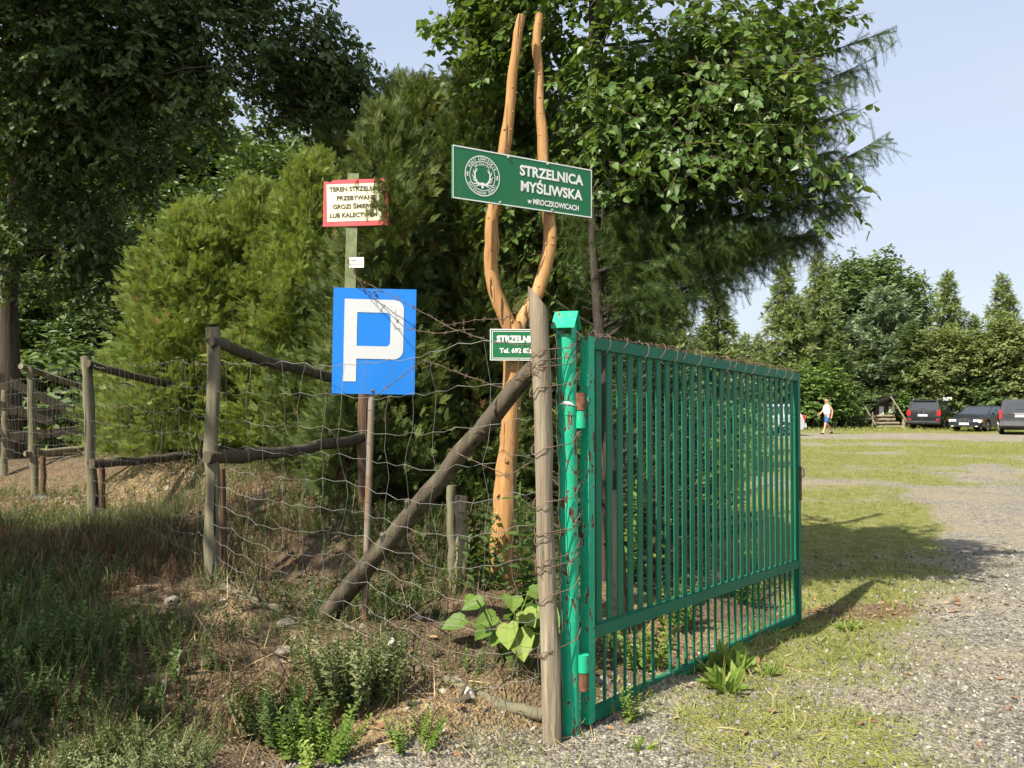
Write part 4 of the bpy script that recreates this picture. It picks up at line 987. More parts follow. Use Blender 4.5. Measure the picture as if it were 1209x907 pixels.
def hedge():
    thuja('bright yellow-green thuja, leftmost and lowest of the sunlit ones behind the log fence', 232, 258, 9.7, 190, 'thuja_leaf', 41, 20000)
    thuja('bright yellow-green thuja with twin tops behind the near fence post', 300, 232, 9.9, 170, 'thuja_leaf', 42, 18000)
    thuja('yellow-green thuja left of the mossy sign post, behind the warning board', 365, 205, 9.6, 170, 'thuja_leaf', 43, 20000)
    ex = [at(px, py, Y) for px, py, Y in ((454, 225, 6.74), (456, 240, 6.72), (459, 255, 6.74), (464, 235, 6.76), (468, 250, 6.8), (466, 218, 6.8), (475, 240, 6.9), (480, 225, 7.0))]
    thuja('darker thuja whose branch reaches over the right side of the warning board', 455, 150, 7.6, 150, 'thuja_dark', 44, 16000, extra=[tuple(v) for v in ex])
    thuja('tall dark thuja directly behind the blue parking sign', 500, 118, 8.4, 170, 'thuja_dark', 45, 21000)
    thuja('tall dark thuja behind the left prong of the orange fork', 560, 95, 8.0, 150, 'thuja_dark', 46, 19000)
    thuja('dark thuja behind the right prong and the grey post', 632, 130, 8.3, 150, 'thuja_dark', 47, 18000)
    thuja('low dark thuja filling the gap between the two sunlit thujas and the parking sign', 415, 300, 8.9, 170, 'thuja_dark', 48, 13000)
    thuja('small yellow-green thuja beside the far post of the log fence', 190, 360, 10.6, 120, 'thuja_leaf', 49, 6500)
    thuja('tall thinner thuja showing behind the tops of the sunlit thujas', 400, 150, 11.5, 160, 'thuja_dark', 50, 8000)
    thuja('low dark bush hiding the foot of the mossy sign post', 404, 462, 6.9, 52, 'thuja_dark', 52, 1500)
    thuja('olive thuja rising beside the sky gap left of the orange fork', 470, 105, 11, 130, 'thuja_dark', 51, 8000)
hedge()

# ------------------------------------------------------------------ linden and larch over the gate
def linden():
    b = Vector((.72, 8.4, h1(.72, 8.4))); tr = [b - Vector((0, 0, .2)), at(716, 500, 8.4), at(700, 380, 8.3), at(697, 280, 8.3), at(696, 180, 8.2), at(705, 60, 8.0), at(720, -80, 7.8), at(735, -220, 7.8)]
    E = []
    def e(px, py, Y, rx, ry, rz, w=None):
        c = at(px, py, Y); E.append((c.x, c.y, c.z, rx, ry, rz) + ((w,) if w else ()))
    e(595, 20, 7.2, .5, .7, .45); e(610, 80, 7.4, .5, .8, .5); e(720, 40, 7.0, .9, 1.0, .6); e(700, 130, 6.9, .6, .7, .5); e(860, 40, 6.8, .9, .9, .6); e(800, 120, 6.6, .9, .8, .55)
    e(865, 120, 6.4, .55, .7, .42, .45); e(890, 195, 6.3, .40, .6, .22, .16); e(820, 215, 6.4, .6, .7, .3, .35); e(905, 30, 6.7, .42, .6, .32); e(760, 200, 6.7, .55, .6, .4, .4); e(690, 270, 7.2, .45, .5, .3, .2); e(930, 242, 6.2, .36, .45, .08, .10); e(950, 130, 6.2, .30, .4, .06, .07)
    e(740, -50, 7.2, 1.3, 1.1, .5); e(590, -50, 7.4, .6, .8, .5); e(640, 190, 7.6, .6, .5, .6, .4); e(890, 265, 6.6, .35, .35, .14, .12)
    broadleaf('linden_tree', 'broad leafy linden over the gate with heart-shaped leaves in bright sprays', b, tr, .11, E, 720, dict(T=6, Lv=11, tl=.46, ls=.068, droop=.18, spread=.11, hang=.5, flat=.75), 'linden_leaf', T_LINDEN, 8, shell=1.0, cull=.44, cs=1.9, nmain=16)
linden()
def larch(name, label, b, tops, r0, branches, seed, mat='larch_leaf', bark='red_bark', hang=1.0, sl=.30):
    """branches: (px, py, Y of the tip, attach height fraction, shoots)"""
    rng = rs(seed); t = thing(name, label, 'tree', b); b = Vector(b); tr = [Vector(p) - b for p in tops]
    m = MB(); k = len(tr); m.tube(tr, [r0 * (1 - .8 * i / (k - 1)) for i in range(k)], 10, rough=.14, seed=seed)
    T = np.array([p[:] for p in tr]); P = []; D = []; S = []; Rn = []
    for (px, py, Y, dz, ns) in branches:
        e = at(px, py, Y) - b; za = e.z - dz
        i = int(np.argmin(abs(T[:, 2] - za))); a = Vector((np.interp(za, T[:, 2], T[:, 0]), np.interp(za, T[:, 2], T[:, 1]), za)); L = (e - a).length
        mid = a.lerp(e, .5) + Vector((0, 0, -.03 * L)) + Vector(rng.randn(3)) * .05 * L
        pts = [a, a.lerp(mid, .5) + Vector((0, 0, .02 * L)), mid, mid.lerp(e, .6) + Vector((0, 0, -.05 * L)) + Vector(rng.randn(3)) * .03 * L, e]
        m.tube(pts, [.016, .013, .010, .007, .003], 5, rough=.15)
        A = np.array([p[:] for p in pts]); u = np.clip(rng.rand(ns) ** .75, .08, 1) * 4; ii = np.minimum(u.astype(int), 3); f = u - ii
        p = A[ii] + (A[ii + 1] - A[ii]) * f[:, None]; ax = norm(A[ii + 1] - A[ii]); sd = norm(np.cross(ax, [0, 0, 1.0])) * rng.choice([-1, 1], ns)[:, None]
        d = norm(ax * .55 + sd * rng.uniform(0, .9, (ns, 1)) + np.array([0, 0, -.42]) * hang + rng.randn(ns, 3) * .34)
        P.append(p); D.append(d); S.append(sl * rng.uniform(.5, 1.35, ns) * (1.1 - .45 * u / 4)); Rn.append(np.clip(rng.rand(ns) * .6 + rng.rand() * .4, 0, 1))
        # second order: sprays hung from the shoots' ends
        p2 = p + d * S[-1][:, None] * .9; n2 = ns; d2 = norm(d * .3 + np.array([0, 0, -.8]) * hang + rng.randn(n2, 3) * .42)
        P.append(p2); D.append(d2); S.append(sl * rng.uniform(.4, 1.0, n2) * (1.0 - .4 * u / 4)); Rn.append(Rn[-1])
    m.build('trunk', M[bark], t)
    P = np.concatenate(P); D = np.concatenate(D); S = np.concatenate(S); Rn = np.concatenate(Rn)
    np_object('crown', [(T_LARCH, P, D, rng.randn(len(P), 3), S, Rn)], M[mat], t)
    return t
def larches():
    rg = random.Random(4)
    b = gnd(736, 766, 5.75); br = []
    tops = [b - Vector((0, 0, .2)), at(726, 600, 5.8), at(714, 480, 6.0), at(706, 380, 6.3), at(699, 280, 6.6), at(697, 150, 7.0), at(698, -20, 7.3), at(700, -200, 7.5)]
    for px, py, Y in ((1044, 38, 6.5), (990, 100, 6.45), (1040, 164, 6.35), (985, 178, 6.5), (1008, 232, 6.3), (975, 75, 6.6), (985, 250, 6.4), (1020, 75, 6.7), (1000, 205, 6.6), (905, 265, 6.3), (875, 275, 6.2), (845, 280, 6.3), (910, 285, 6.9), (960, 280, 6.4), (925, 278, 6.5), (890, 285, 6.5), (860, 295, 6.6), (830, 290, 6.7), (800, 280, 6.8), (880, 290, 7.2), (840, 300, 7.3), (920, 270, 7.1), (790, 255, 7.2),
                      (950, 240, 7.0), (990, 200, 6.9), (970, 150, 6.9), (1000, 130, 6.8), (940, 100, 7.2), (900, 200, 7.4), (860, 240, 7.5), (820, 260, 7.4), (780, 250, 7.2), (930, 60, 7.2), (970, 20, 7), (760, 262, 6.6), (720, 250, 6.9), (690, 250, 7.0), (650, 220, 7.2), (860, 150, 7.6), (820, 80, 7.6)):
        br.append((px, py, Y, rg.uniform(-.5, .9), 190 if px > 880 else 120))
    larch('larch_tree', 'larch with drooping feathery branches reaching over the gate against the sky', b, tops, .06, br, 31, sl=.26, bark='shaded_bark')
larches()
def spruce(name, label, b, h, r, nb, seed, sl=.16, mat='spruce_leaf', f0=.02, rise=.12, group=None, per=26, tipl=1.0, trunkr=.035, lean=(0, 0)):
    rng = rs(seed); t = thing(name, label, 'tree', b, 0, group); m = MB()
    m.tube([(0, 0, -.15), (lean[0] * .4, lean[1] * .4, h * .5), (lean[0], lean[1], h)], [trunkr, trunkr * .6, .005], 8, rough=.1, seed=seed)
    P = []; D = []; S = []; Rn = []
    for i in range(nb):
        f = f0 + (1 - f0) * (i + rng.rand() * .6) / nb; az = i * 2.4 + rng.rand() * .5; L = r * (1 - f) ** .8 * rng.uniform(.75, 1.15) + .05
        d = np.array([math.cos(az), math.sin(az), rise + .4 * f]); a = np.array([lean[0] * f, lean[1] * f, h * f]); e = a + d * L
        mid = (a + e) / 2 + np.array([0, 0, -.05 * L]); m.tube([a, mid, e], [.006 + .008 * L, .005 + .004 * L, .002], 4)
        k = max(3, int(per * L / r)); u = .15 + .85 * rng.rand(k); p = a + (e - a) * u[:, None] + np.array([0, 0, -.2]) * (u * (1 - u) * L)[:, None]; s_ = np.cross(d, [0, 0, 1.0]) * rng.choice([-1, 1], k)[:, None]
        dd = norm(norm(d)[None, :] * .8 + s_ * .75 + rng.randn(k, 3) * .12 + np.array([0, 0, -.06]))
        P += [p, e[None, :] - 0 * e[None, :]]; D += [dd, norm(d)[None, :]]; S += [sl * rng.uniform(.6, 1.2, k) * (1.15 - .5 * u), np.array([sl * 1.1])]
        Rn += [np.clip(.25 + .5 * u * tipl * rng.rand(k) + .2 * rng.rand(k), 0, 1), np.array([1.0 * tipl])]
    m.build('trunk', M['bark'], t)
    P = np.concatenate(P); np_object('crown', [(T_SPRUCE, P, np.concatenate(D), rng.randn(len(P), 3) * .3 + np.array([0, 0, 1.0]), np.concatenate(S), np.concatenate(Rn))], M[mat], t)
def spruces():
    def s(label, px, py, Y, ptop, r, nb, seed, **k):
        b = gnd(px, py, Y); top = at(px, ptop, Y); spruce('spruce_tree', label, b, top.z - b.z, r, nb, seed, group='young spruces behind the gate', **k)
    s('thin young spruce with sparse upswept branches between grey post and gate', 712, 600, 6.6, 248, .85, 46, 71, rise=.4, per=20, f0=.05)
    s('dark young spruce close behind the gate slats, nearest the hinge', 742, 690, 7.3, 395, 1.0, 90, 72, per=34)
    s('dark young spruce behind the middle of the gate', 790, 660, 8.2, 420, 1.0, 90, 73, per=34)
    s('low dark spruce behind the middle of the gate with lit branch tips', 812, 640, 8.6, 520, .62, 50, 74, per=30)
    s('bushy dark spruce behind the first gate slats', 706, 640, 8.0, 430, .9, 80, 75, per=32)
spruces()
# ------------------------------------------------------------------ the far tree line and the wood behind the fence
def far_conifer(name, label, h, r, nb, per, mat, seed, droop=.12, size=.55, pw=.85, group=None, f0=.04, bark='bark'):
    rng = rs(seed); t = thing(name, label, 'tree', (0, 0, 0), 0, group); m = MB()
    m.tube([(0, 0, -.3), (.05, 0, h * .5), (0, 0, h)], [.16, .09, .01], 8, rough=.1, seed=seed)
    P = []; D = []; S = []; Rn = []
    for i in range(nb):
        f = f0 + (1 - f0) * (i + rng.rand()) / nb; az = rng.rand() * 6.283; L = (r * (1 - f) ** pw + .12) * rng.uniform(.62, 1.15)
        a = np.array([0, 0, h * f]); d = np.array([math.cos(az), math.sin(az), .30 * f - droop * .4]); e = a + d * L
        if i % 3 == 0: m.tube([a, (a + e) / 2, e], [.03, .02, .006], 4)
        k = max(4, int(per * L / r)); u = .2 + .8 * rng.rand(k); p = a + (e - a) * u[:, None] + rng.randn(k, 3) * .08 + np.array([0, 0, -droop]) * (u ** 2 * L)[:, None]
        dd = norm(norm(d)[None, :] * .7 + rng.randn(k, 3) * .55 + np.array([0, 0, -.1]))
        P.append(p); D.append(dd); S.append(size * rng.uniform(.5, 1.2, k)); Rn.append(np.clip(rng.rand(k) * .6 + .4 * rng.rand(), 0, 1))
    P.append(np.array([[0, 0, h - .1]])); D.append(np.array([[0, 0, 1.0]])); S.append(np.array([size])); Rn.append(np.array([.7]))
    m.build('trunk', M[bark], t)
    P = np.concatenate(P); np_object('crown', [(T_FAR, P, np.concatenate(D), rng.randn(len(P), 3) * .45 + np.array([0, 0, 1.0]), np.concatenate(S), np.concatenate(Rn))], M[mat], t)
    return t
def far_broad(name, label, h, r, n, mat, seed, ls=.30, group=None, low=.15, tem=None):
    rng = rs(seed); t = thing(name, label, 'tree', (0, 0, 0), 0, group); m = MB()
    E = [(0, 0, h * .72, r * .7, r * .7, h * .26), (r * .35, 0, h * .55, r * .65, r * .65, h * .22), (-r * .4, .1 * r, h * .5, r * .6, r * .6, h * .22), (0, 0, h * (.3 + low * .2), r * .75, r * .75, h * .22), (.15 * r, -.2 * r, h * .85, r * .4, r * .4, h * .14)]
    C = sample_ell(rng, E, n, 1.3, .40, 1.1)
    limbs(m, [(0, 0, -.3), (.1, 0, h * .2), (0, .1, h * .4), (.1, 0, h * .6), (0, 0, h * .85)], .2 * h / 10, C[:50], rng, 12); m.build('trunk', M['bark'], t)
    lf, sk = twiggy(rng, C, (0, 0, h * .45), 5, 8, .75, ls, .15, .28, tem or T_LEAF, flat=.4)
    np_object('crown', [lf], M[mat], t); return t
def treeline():
    used = {}
    protos = {}
    def proto(kind):
        if kind in protos: return protos[kind], False
        if kind == 'larch': o = far_conifer('far_larch', '', 10, 2.3, 300, 60, 'far_larch', 101, .22, .34, .8)
        elif kind == 'larch_b': o = far_conifer('far_larch', '', 10, 2.6, 280, 62, 'far_larch', 107, .3, .36, .7)
        elif kind == 'pine': o = far_conifer('far_pine', '', 8, 2.2, 190, 110, 'far_pine', 102, -.3, .30, .6, f0=.2)
        elif kind == 'dark': o = far_conifer('far_spruce', '', 9, 2.2, 280, 60, 'far_dark', 103, .12, .34, .85)
        elif kind == 'oak': o = far_broad('far_oak', '', 10, 3.1, 700, 'far_oak', 104, .24)
        elif kind == 'beech': o = far_broad('far_beech', '', 8, 3.0, 620, 'far_beech', 105, .20, low=0)
        elif kind == 'shrub': o = far_broad('far_shrub', '', 3, 1.5, 230, 'shrub_leaf', 106, .17, low=0)
        elif kind == 'darkshrub': o = far_broad('far_shrub', '', 3, 1.6, 180, 'far_dark', 108, .20, low=0)
        elif kind == 'woodoak': o = far_broad('wood_tree', '', 10, 3.0, 620, 'oak_leaf', 109, .20)
        protos[kind] = o; return o, True
    H0 = {'larch': 10, 'larch_b': 10, 'pine': 8, 'dark': 9, 'oak': 10, 'beech': 8, 'shrub': 3, 'darkshrub': 3, 'woodoak': 10}
    def put(kind, px, ptop, Y, label, ws=1.0, rot=0.0, cat='tree', group='trees along the far edge of the yard'):
        o, new = proto(kind); p = at(px, 470, Y); z = h1(p.x, Y); top = at(px, ptop, Y).z; s = (top - z) / H0[kind]; ws = ws * 1.22
        if new: o.location = (p.x, Y, z); o.scale = (s * ws, s * ws, s); o.rotation_euler = (0, 0, rot); r = o
        else:
            r = copy_thing(o, (p.x, Y, z), rot, s * ws, None, s)
        r['label'] = label; r['group'] = group; r['category'] = cat; return r
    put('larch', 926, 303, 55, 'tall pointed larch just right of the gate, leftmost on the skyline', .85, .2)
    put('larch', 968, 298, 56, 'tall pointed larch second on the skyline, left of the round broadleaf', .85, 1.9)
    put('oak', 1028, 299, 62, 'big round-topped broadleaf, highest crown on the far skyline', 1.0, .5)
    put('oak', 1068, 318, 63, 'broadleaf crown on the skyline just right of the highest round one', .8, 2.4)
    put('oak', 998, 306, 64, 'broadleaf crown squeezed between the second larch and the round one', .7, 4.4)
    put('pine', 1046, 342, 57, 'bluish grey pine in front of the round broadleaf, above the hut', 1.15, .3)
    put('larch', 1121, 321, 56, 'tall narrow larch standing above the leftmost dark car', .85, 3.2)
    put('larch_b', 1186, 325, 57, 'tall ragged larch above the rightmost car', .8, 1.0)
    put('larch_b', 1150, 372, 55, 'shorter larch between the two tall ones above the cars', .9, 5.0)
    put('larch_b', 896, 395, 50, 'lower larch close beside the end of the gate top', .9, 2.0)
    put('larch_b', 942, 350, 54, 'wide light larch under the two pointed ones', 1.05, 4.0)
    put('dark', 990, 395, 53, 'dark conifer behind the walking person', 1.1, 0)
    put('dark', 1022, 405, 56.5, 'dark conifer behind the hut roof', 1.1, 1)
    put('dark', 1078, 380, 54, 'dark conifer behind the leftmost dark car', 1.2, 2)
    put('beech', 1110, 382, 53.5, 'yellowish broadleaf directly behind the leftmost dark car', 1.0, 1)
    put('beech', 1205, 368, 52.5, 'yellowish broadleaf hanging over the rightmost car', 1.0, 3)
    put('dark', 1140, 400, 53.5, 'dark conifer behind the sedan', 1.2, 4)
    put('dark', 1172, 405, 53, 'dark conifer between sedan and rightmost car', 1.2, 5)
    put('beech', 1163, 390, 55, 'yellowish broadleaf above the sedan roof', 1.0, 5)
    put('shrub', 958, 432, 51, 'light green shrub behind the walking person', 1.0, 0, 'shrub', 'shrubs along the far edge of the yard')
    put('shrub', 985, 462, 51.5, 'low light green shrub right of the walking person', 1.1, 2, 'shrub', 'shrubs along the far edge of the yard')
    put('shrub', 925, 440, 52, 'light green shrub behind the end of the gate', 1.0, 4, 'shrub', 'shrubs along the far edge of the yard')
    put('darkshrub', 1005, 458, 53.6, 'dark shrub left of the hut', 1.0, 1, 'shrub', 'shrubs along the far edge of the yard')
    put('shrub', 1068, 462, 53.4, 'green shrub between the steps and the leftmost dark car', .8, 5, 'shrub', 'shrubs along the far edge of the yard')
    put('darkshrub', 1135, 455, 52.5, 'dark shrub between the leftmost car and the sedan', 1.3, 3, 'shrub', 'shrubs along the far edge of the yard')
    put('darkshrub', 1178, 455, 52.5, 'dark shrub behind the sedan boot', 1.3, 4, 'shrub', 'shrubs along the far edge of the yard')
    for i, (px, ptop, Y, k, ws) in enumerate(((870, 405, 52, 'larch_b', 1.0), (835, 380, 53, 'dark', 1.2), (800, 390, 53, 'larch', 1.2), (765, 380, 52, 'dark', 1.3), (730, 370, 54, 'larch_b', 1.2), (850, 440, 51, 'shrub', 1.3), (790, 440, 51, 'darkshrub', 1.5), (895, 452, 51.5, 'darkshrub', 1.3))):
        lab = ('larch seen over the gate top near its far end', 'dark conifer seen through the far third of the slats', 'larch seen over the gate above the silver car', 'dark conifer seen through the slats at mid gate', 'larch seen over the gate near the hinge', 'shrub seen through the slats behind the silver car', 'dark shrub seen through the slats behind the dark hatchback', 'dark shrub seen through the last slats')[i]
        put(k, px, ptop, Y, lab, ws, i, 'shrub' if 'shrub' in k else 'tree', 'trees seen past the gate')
    # nearer larches above the gate
    put('larch_b', 848, 345, 20, 'young light green larch rising above the middle of the gate', .95, .7, group='trees seen past the gate')
    put('larch_b', 800, 352, 17, 'young larch above the gate with drooping sprays, nearer the fork', .95, 2.7, group='trees seen past the gate')
    put('dark', 765, 330, 15, 'dark young conifer above the gate beside the larch trunk', 1.0, 1.7, group='trees seen past the gate')
    put('larch_b', 880, 395, 26, 'small larch above the far third of the gate', .9, 3.7, group='trees seen past the gate')
    # the wood behind the fence
    G = 'trees of the wood behind the fence'
    L = ('dark wood tree filling the gap behind the far oak trunk', 'wood tree behind the leftmost thuja', 'wood tree behind the twin-topped thuja', 'wood tree behind the warning board', 'wood tree behind the parking sign', 'wood tree behind the orange fork', 'wood tree behind the linden trunk', 'wood tree at the left edge behind the plank fence', 'low wood tree behind the log fence rails', 'tall wood tree showing beneath the dark boughs', 'low wood tree behind the far oak boughs', 'wood tree farther back behind the sunlit thujas', 'tall wood tree behind the far oak trunk', 'tall wood tree behind the middle of the far oak', 'tall wood tree behind the right part of the far oak', 'tall wood tree at the left edge behind the oak boughs')
    for i, (px, pt, Y, ws) in enumerate(((90, 190, 21, 1.1), (190, 215, 20, 1.0), (290, 170, 22, .9), (380, 150, 23, .8), (460, 140, 22, .8), (560, 90, 20, 1.0), (660, 120, 19, 1.0), (-20, 200, 19, 1.1), (140, 330, 17, 1.2), (330, 140, 27, .9), (40, 320, 17.5, 1.2), (235, 150, 29, .9), (20, 40, 26, 1.1), (130, 60, 28, 1.0), (235, 90, 31, .9), (-60, 60, 24, 1.1))):
        put('woodoak', px, pt, Y, L[i], ws, i * 1.3, group=G)
    for i, (px, pt, Y) in enumerate(((70, 425, 16), (120, 405, 15.5), (165, 430, 14.5), (215, 440, 14))):
        put('darkshrub', px, pt, Y, ('dark shrub behind the planks at the left', 'dark shrub between the two farther log posts', 'dark shrub behind the far rail end', 'dark shrub at the foot of the leftmost thuja')[i], 1.4, i, 'shrub', 'shrubs of the wood behind the fence')
treeline()

# ------------------------------------------------------------------ cars
def car_paint(name, c, rough=.22):
    t = NT(name); t.fin(tuple(c), rough, .5); t.set(t.b, 'Coat Weight', .2); t.set(t.b, 'Coat Roughness', .08)
    d = t.noise(t.obj(), 3, 4); t.set(t.b, 'Base Color', t.mix(t.math('MULTIPLY', t.step(d, .4, .8), .12), c, (.2, .18, .15))); return t.m
M['black_paint'] = car_paint('black_car_paint', (.010, .011, .013)); M['navy_paint'] = car_paint('blue_black_car_paint', (.012, .014, .022)); M['grey_paint'] = car_paint('dark_grey_car_paint', (.03, .031, .034))
M['silver_paint'] = car_paint('silver_car_paint', (.42, .43, .44), .3); M['anthracite'] = car_paint('anthracite_car_paint', (.035, .042, .055))
M['glass'] = plain('car_glass', (.03, .038, .045), .06, .8, 0, .1); M['rubber'] = plain('tyre_rubber', (.018, .018, .018), .85, .2); M['alloy'] = plain('wheel_alloy', (.45, .45, .45), .35, .5, .8)
M['trim'] = plain('black_plastic_trim', (.025, .025, .026), .6, .3); M['grey_trim'] = plain('grey_bumper_plastic', (.10, .10, .105), .55, .3); M['red_lamp'] = plain('red_lamp_glass', (.55, .02, .025), .2, .6); M['clear_lamp'] = plain('clear_lamp_glass', (.65, .68, .72), .12, .7); M['amber_lamp'] = plain('amber_lamp_glass', (.75, .22, .02), .2, .6)
M['chrome'] = plain('chrome', (.7, .7, .7), .12, .5, .9); M['plate'] = plain('number_plate_white', (.75, .75, .73), .4, .4)
def build_car(label, loc, heading, paint, L, W, hood, belt, roof, wr, wf, wb, bodyprof, glass, parts, group='cars parked in the yard', rails=None):
    """local: +y forward, x right. bodyprof: (y,z) from rear bottom up over the top to the front bottom; glass: y at belt/roof: rear_b, rear_t, front_t, front_b"""
    t = thing('parked_car', label, 'car', (loc[0], loc[1], h1(loc[0], loc[1])), heading, group)
    ar = wr + .07
    def arch(yc): return [(yc + ar * math.cos(a), max(.24, wr + ar * math.sin(a))) for a in np.linspace(-.15, math.pi + .15, 11)]
    prof = list(bodyprof) + [(wf + ar + .02, .24)] + arch(wf)[0:] + [(wf - ar - .02, .24), (wb + ar + .02, .24)] + arch(wb) + [(wb - ar - .02, .24)]
    m = MB(); sts = [(-W / 2, .965, .05), (-W / 2 + .035, .99, .015), (-W / 2 + .16, 1.0, 0), (W / 2 - .16, 1.0, 0), (W / 2 - .035, .99, .015), (W / 2, .965, .05)]
    n = len(prof); V = []
    for x, s, dz in sts:
        for y, z in prof: V.append((x, y * s, z - dz * max(0, (z - .45)) / .5))
    Fs = [[i for i in range(n)], [5 * n + i for i in range(n)][::-1]]
    for k in range(5):
        for i in range(n): Fs.append((k * n + i, k * n + (i + 1) % n, (k + 1) * n + (i + 1) % n, (k + 1) * n + i))
    m.add(V, Fs, 0, False)
    rb, rt, ft, fb = glass; wb_, wt_ = W / 2 - .05, W / 2 - .20
    C = {}
    for s in (-1, 1):
        for nm, y, z, w in (('rb', rb, belt, wb_), ('fb', fb, belt - .03, wb_), ('rt', rt, roof - .05, wt_), ('ft', ft, roof - .05, wt_), ('rt2', rt + .12, roof, wt_ - .12), ('ft2', ft - .12, roof - .01, wt_ - .12)):
            C[(nm, s)] = Vector((s * w, y, z))
    q = [C[k] for k in (('rb', -1), ('rb', 1), ('fb', 1), ('fb', -1), ('rt', -1), ('rt', 1), ('ft', 1), ('ft', -1), ('rt2', -1), ('rt2', 1), ('ft2', 1), ('ft2', -1))]
    m.add(q, [(0, 1, 5, 4), (1, 2, 6, 5), (2, 3, 7, 6), (3, 0, 4, 7), (4, 5, 9, 8), (5, 6, 10, 9), (6, 7, 11, 10), (7, 4, 8, 11), (8, 9, 10, 11)], 0, False)
    m.build('body', M[paint], t)
    def pane(name, a, b, c, d, u0, u1, v0, v1):
        P = lambda u, v: (a.lerp(b, u)).lerp(d.lerp(c, u), v)
        pts = [P(u0, v0), P(u1, v0), P(u1, v1), P(u0, v1)]; nn = (pts[1] - pts[0]).cross(pts[3] - pts[0]).normalized()
        ctr = Vector((0, (rb + fb) / 2, (belt + roof) / 2)); nn = nn if nn.dot(pts[0] - ctr) > 0 else -nn
        mm = MB(); mm.add([p + nn * .004 for p in pts], [(0, 1, 2, 3)], 0, False); mm.build(name, M['glass'], t)
    pane('windscreen', C[('fb', -1)], C[('fb', 1)], C[('ft', 1)], C[('ft', -1)], .06, .94, .08, .93)
    pane('rear_window', C[('rb', -1)], C[('rb', 1)], C[('rt', 1)], C[('rt', -1)], .08, .92, .10, .92)
    for s in (-1, 1):
        for u0, u1 in ((.06, .27), (.30, .56), (.59, .91)): pane('side_window', C[('rb', s)], C[('fb', s)], C[('ft', s)], C[('rt', s)], u0, u1, .08, .9)
    for yc in (wf, wb):
        for s in (-1, 1):
            mm = MB(); w = .11; x0 = s * (W / 2 - .125)
            mm.lathe([(wr * .62, -w), (wr * .9, -w), (wr, -w * .7), (wr, w * .7), (wr * .9, w), (wr * .62, w)], 22, 'x', (x0, yc, wr)); wo_ = mm.build('wheel', M['rubber'], t)
            mm = MB(); mm.lathe([(wr * .64, .0), (wr * .64, s * .114), (wr * .58, s * .116), (wr * .55, s * .09), (.05, s * .095), (.04, s * .11)][::1], 22, 'x', (x0, yc, wr))
            for k in range(5):
                a = k * 1.2566; mm.bar((x0 + s * .105, yc + .03 * math.cos(a), wr + .03 * math.sin(a)), (x0 + s * .112, yc + wr * .58 * math.cos(a), wr + wr * .58 * math.sin(a)), .05, .02, (1, 0, 0))
            mm.build('rim', M['alloy'], wo_)
    for s in (-1, 1):
        mm = MB(); mm.box((s * (W / 2 + .07), fb - .28, belt + .05), (.16, .10, .13), None, 0, .8); mm.build('mirror', M[paint], t)
        for yy in ((fb + rb) / 2 + .35, (fb + rb) / 2 - .6):
            mm = MB(); mm.box((s * (W / 2 + .012), yy, belt - .14), (.02, .18, .03)); mm.build('door_handle', M[paint], t)
    for nm, mt, c, sz in parts:
        mm = MB(); mm.box(c, sz, None, 0, .94); mm.build(nm, M[mt], t)
    if rails:
        for s in (-1, 1):
            mm = MB(); x = s * (wt_ - .07); mm.tube([(x, rt + .15, roof - .01), (x, rt + .25, roof + .055), (x, ft - .4, roof + .055), (x, ft - .25, roof - .01)], .02, 8); mm.build('roof_rail', M[rails], t)
    return t
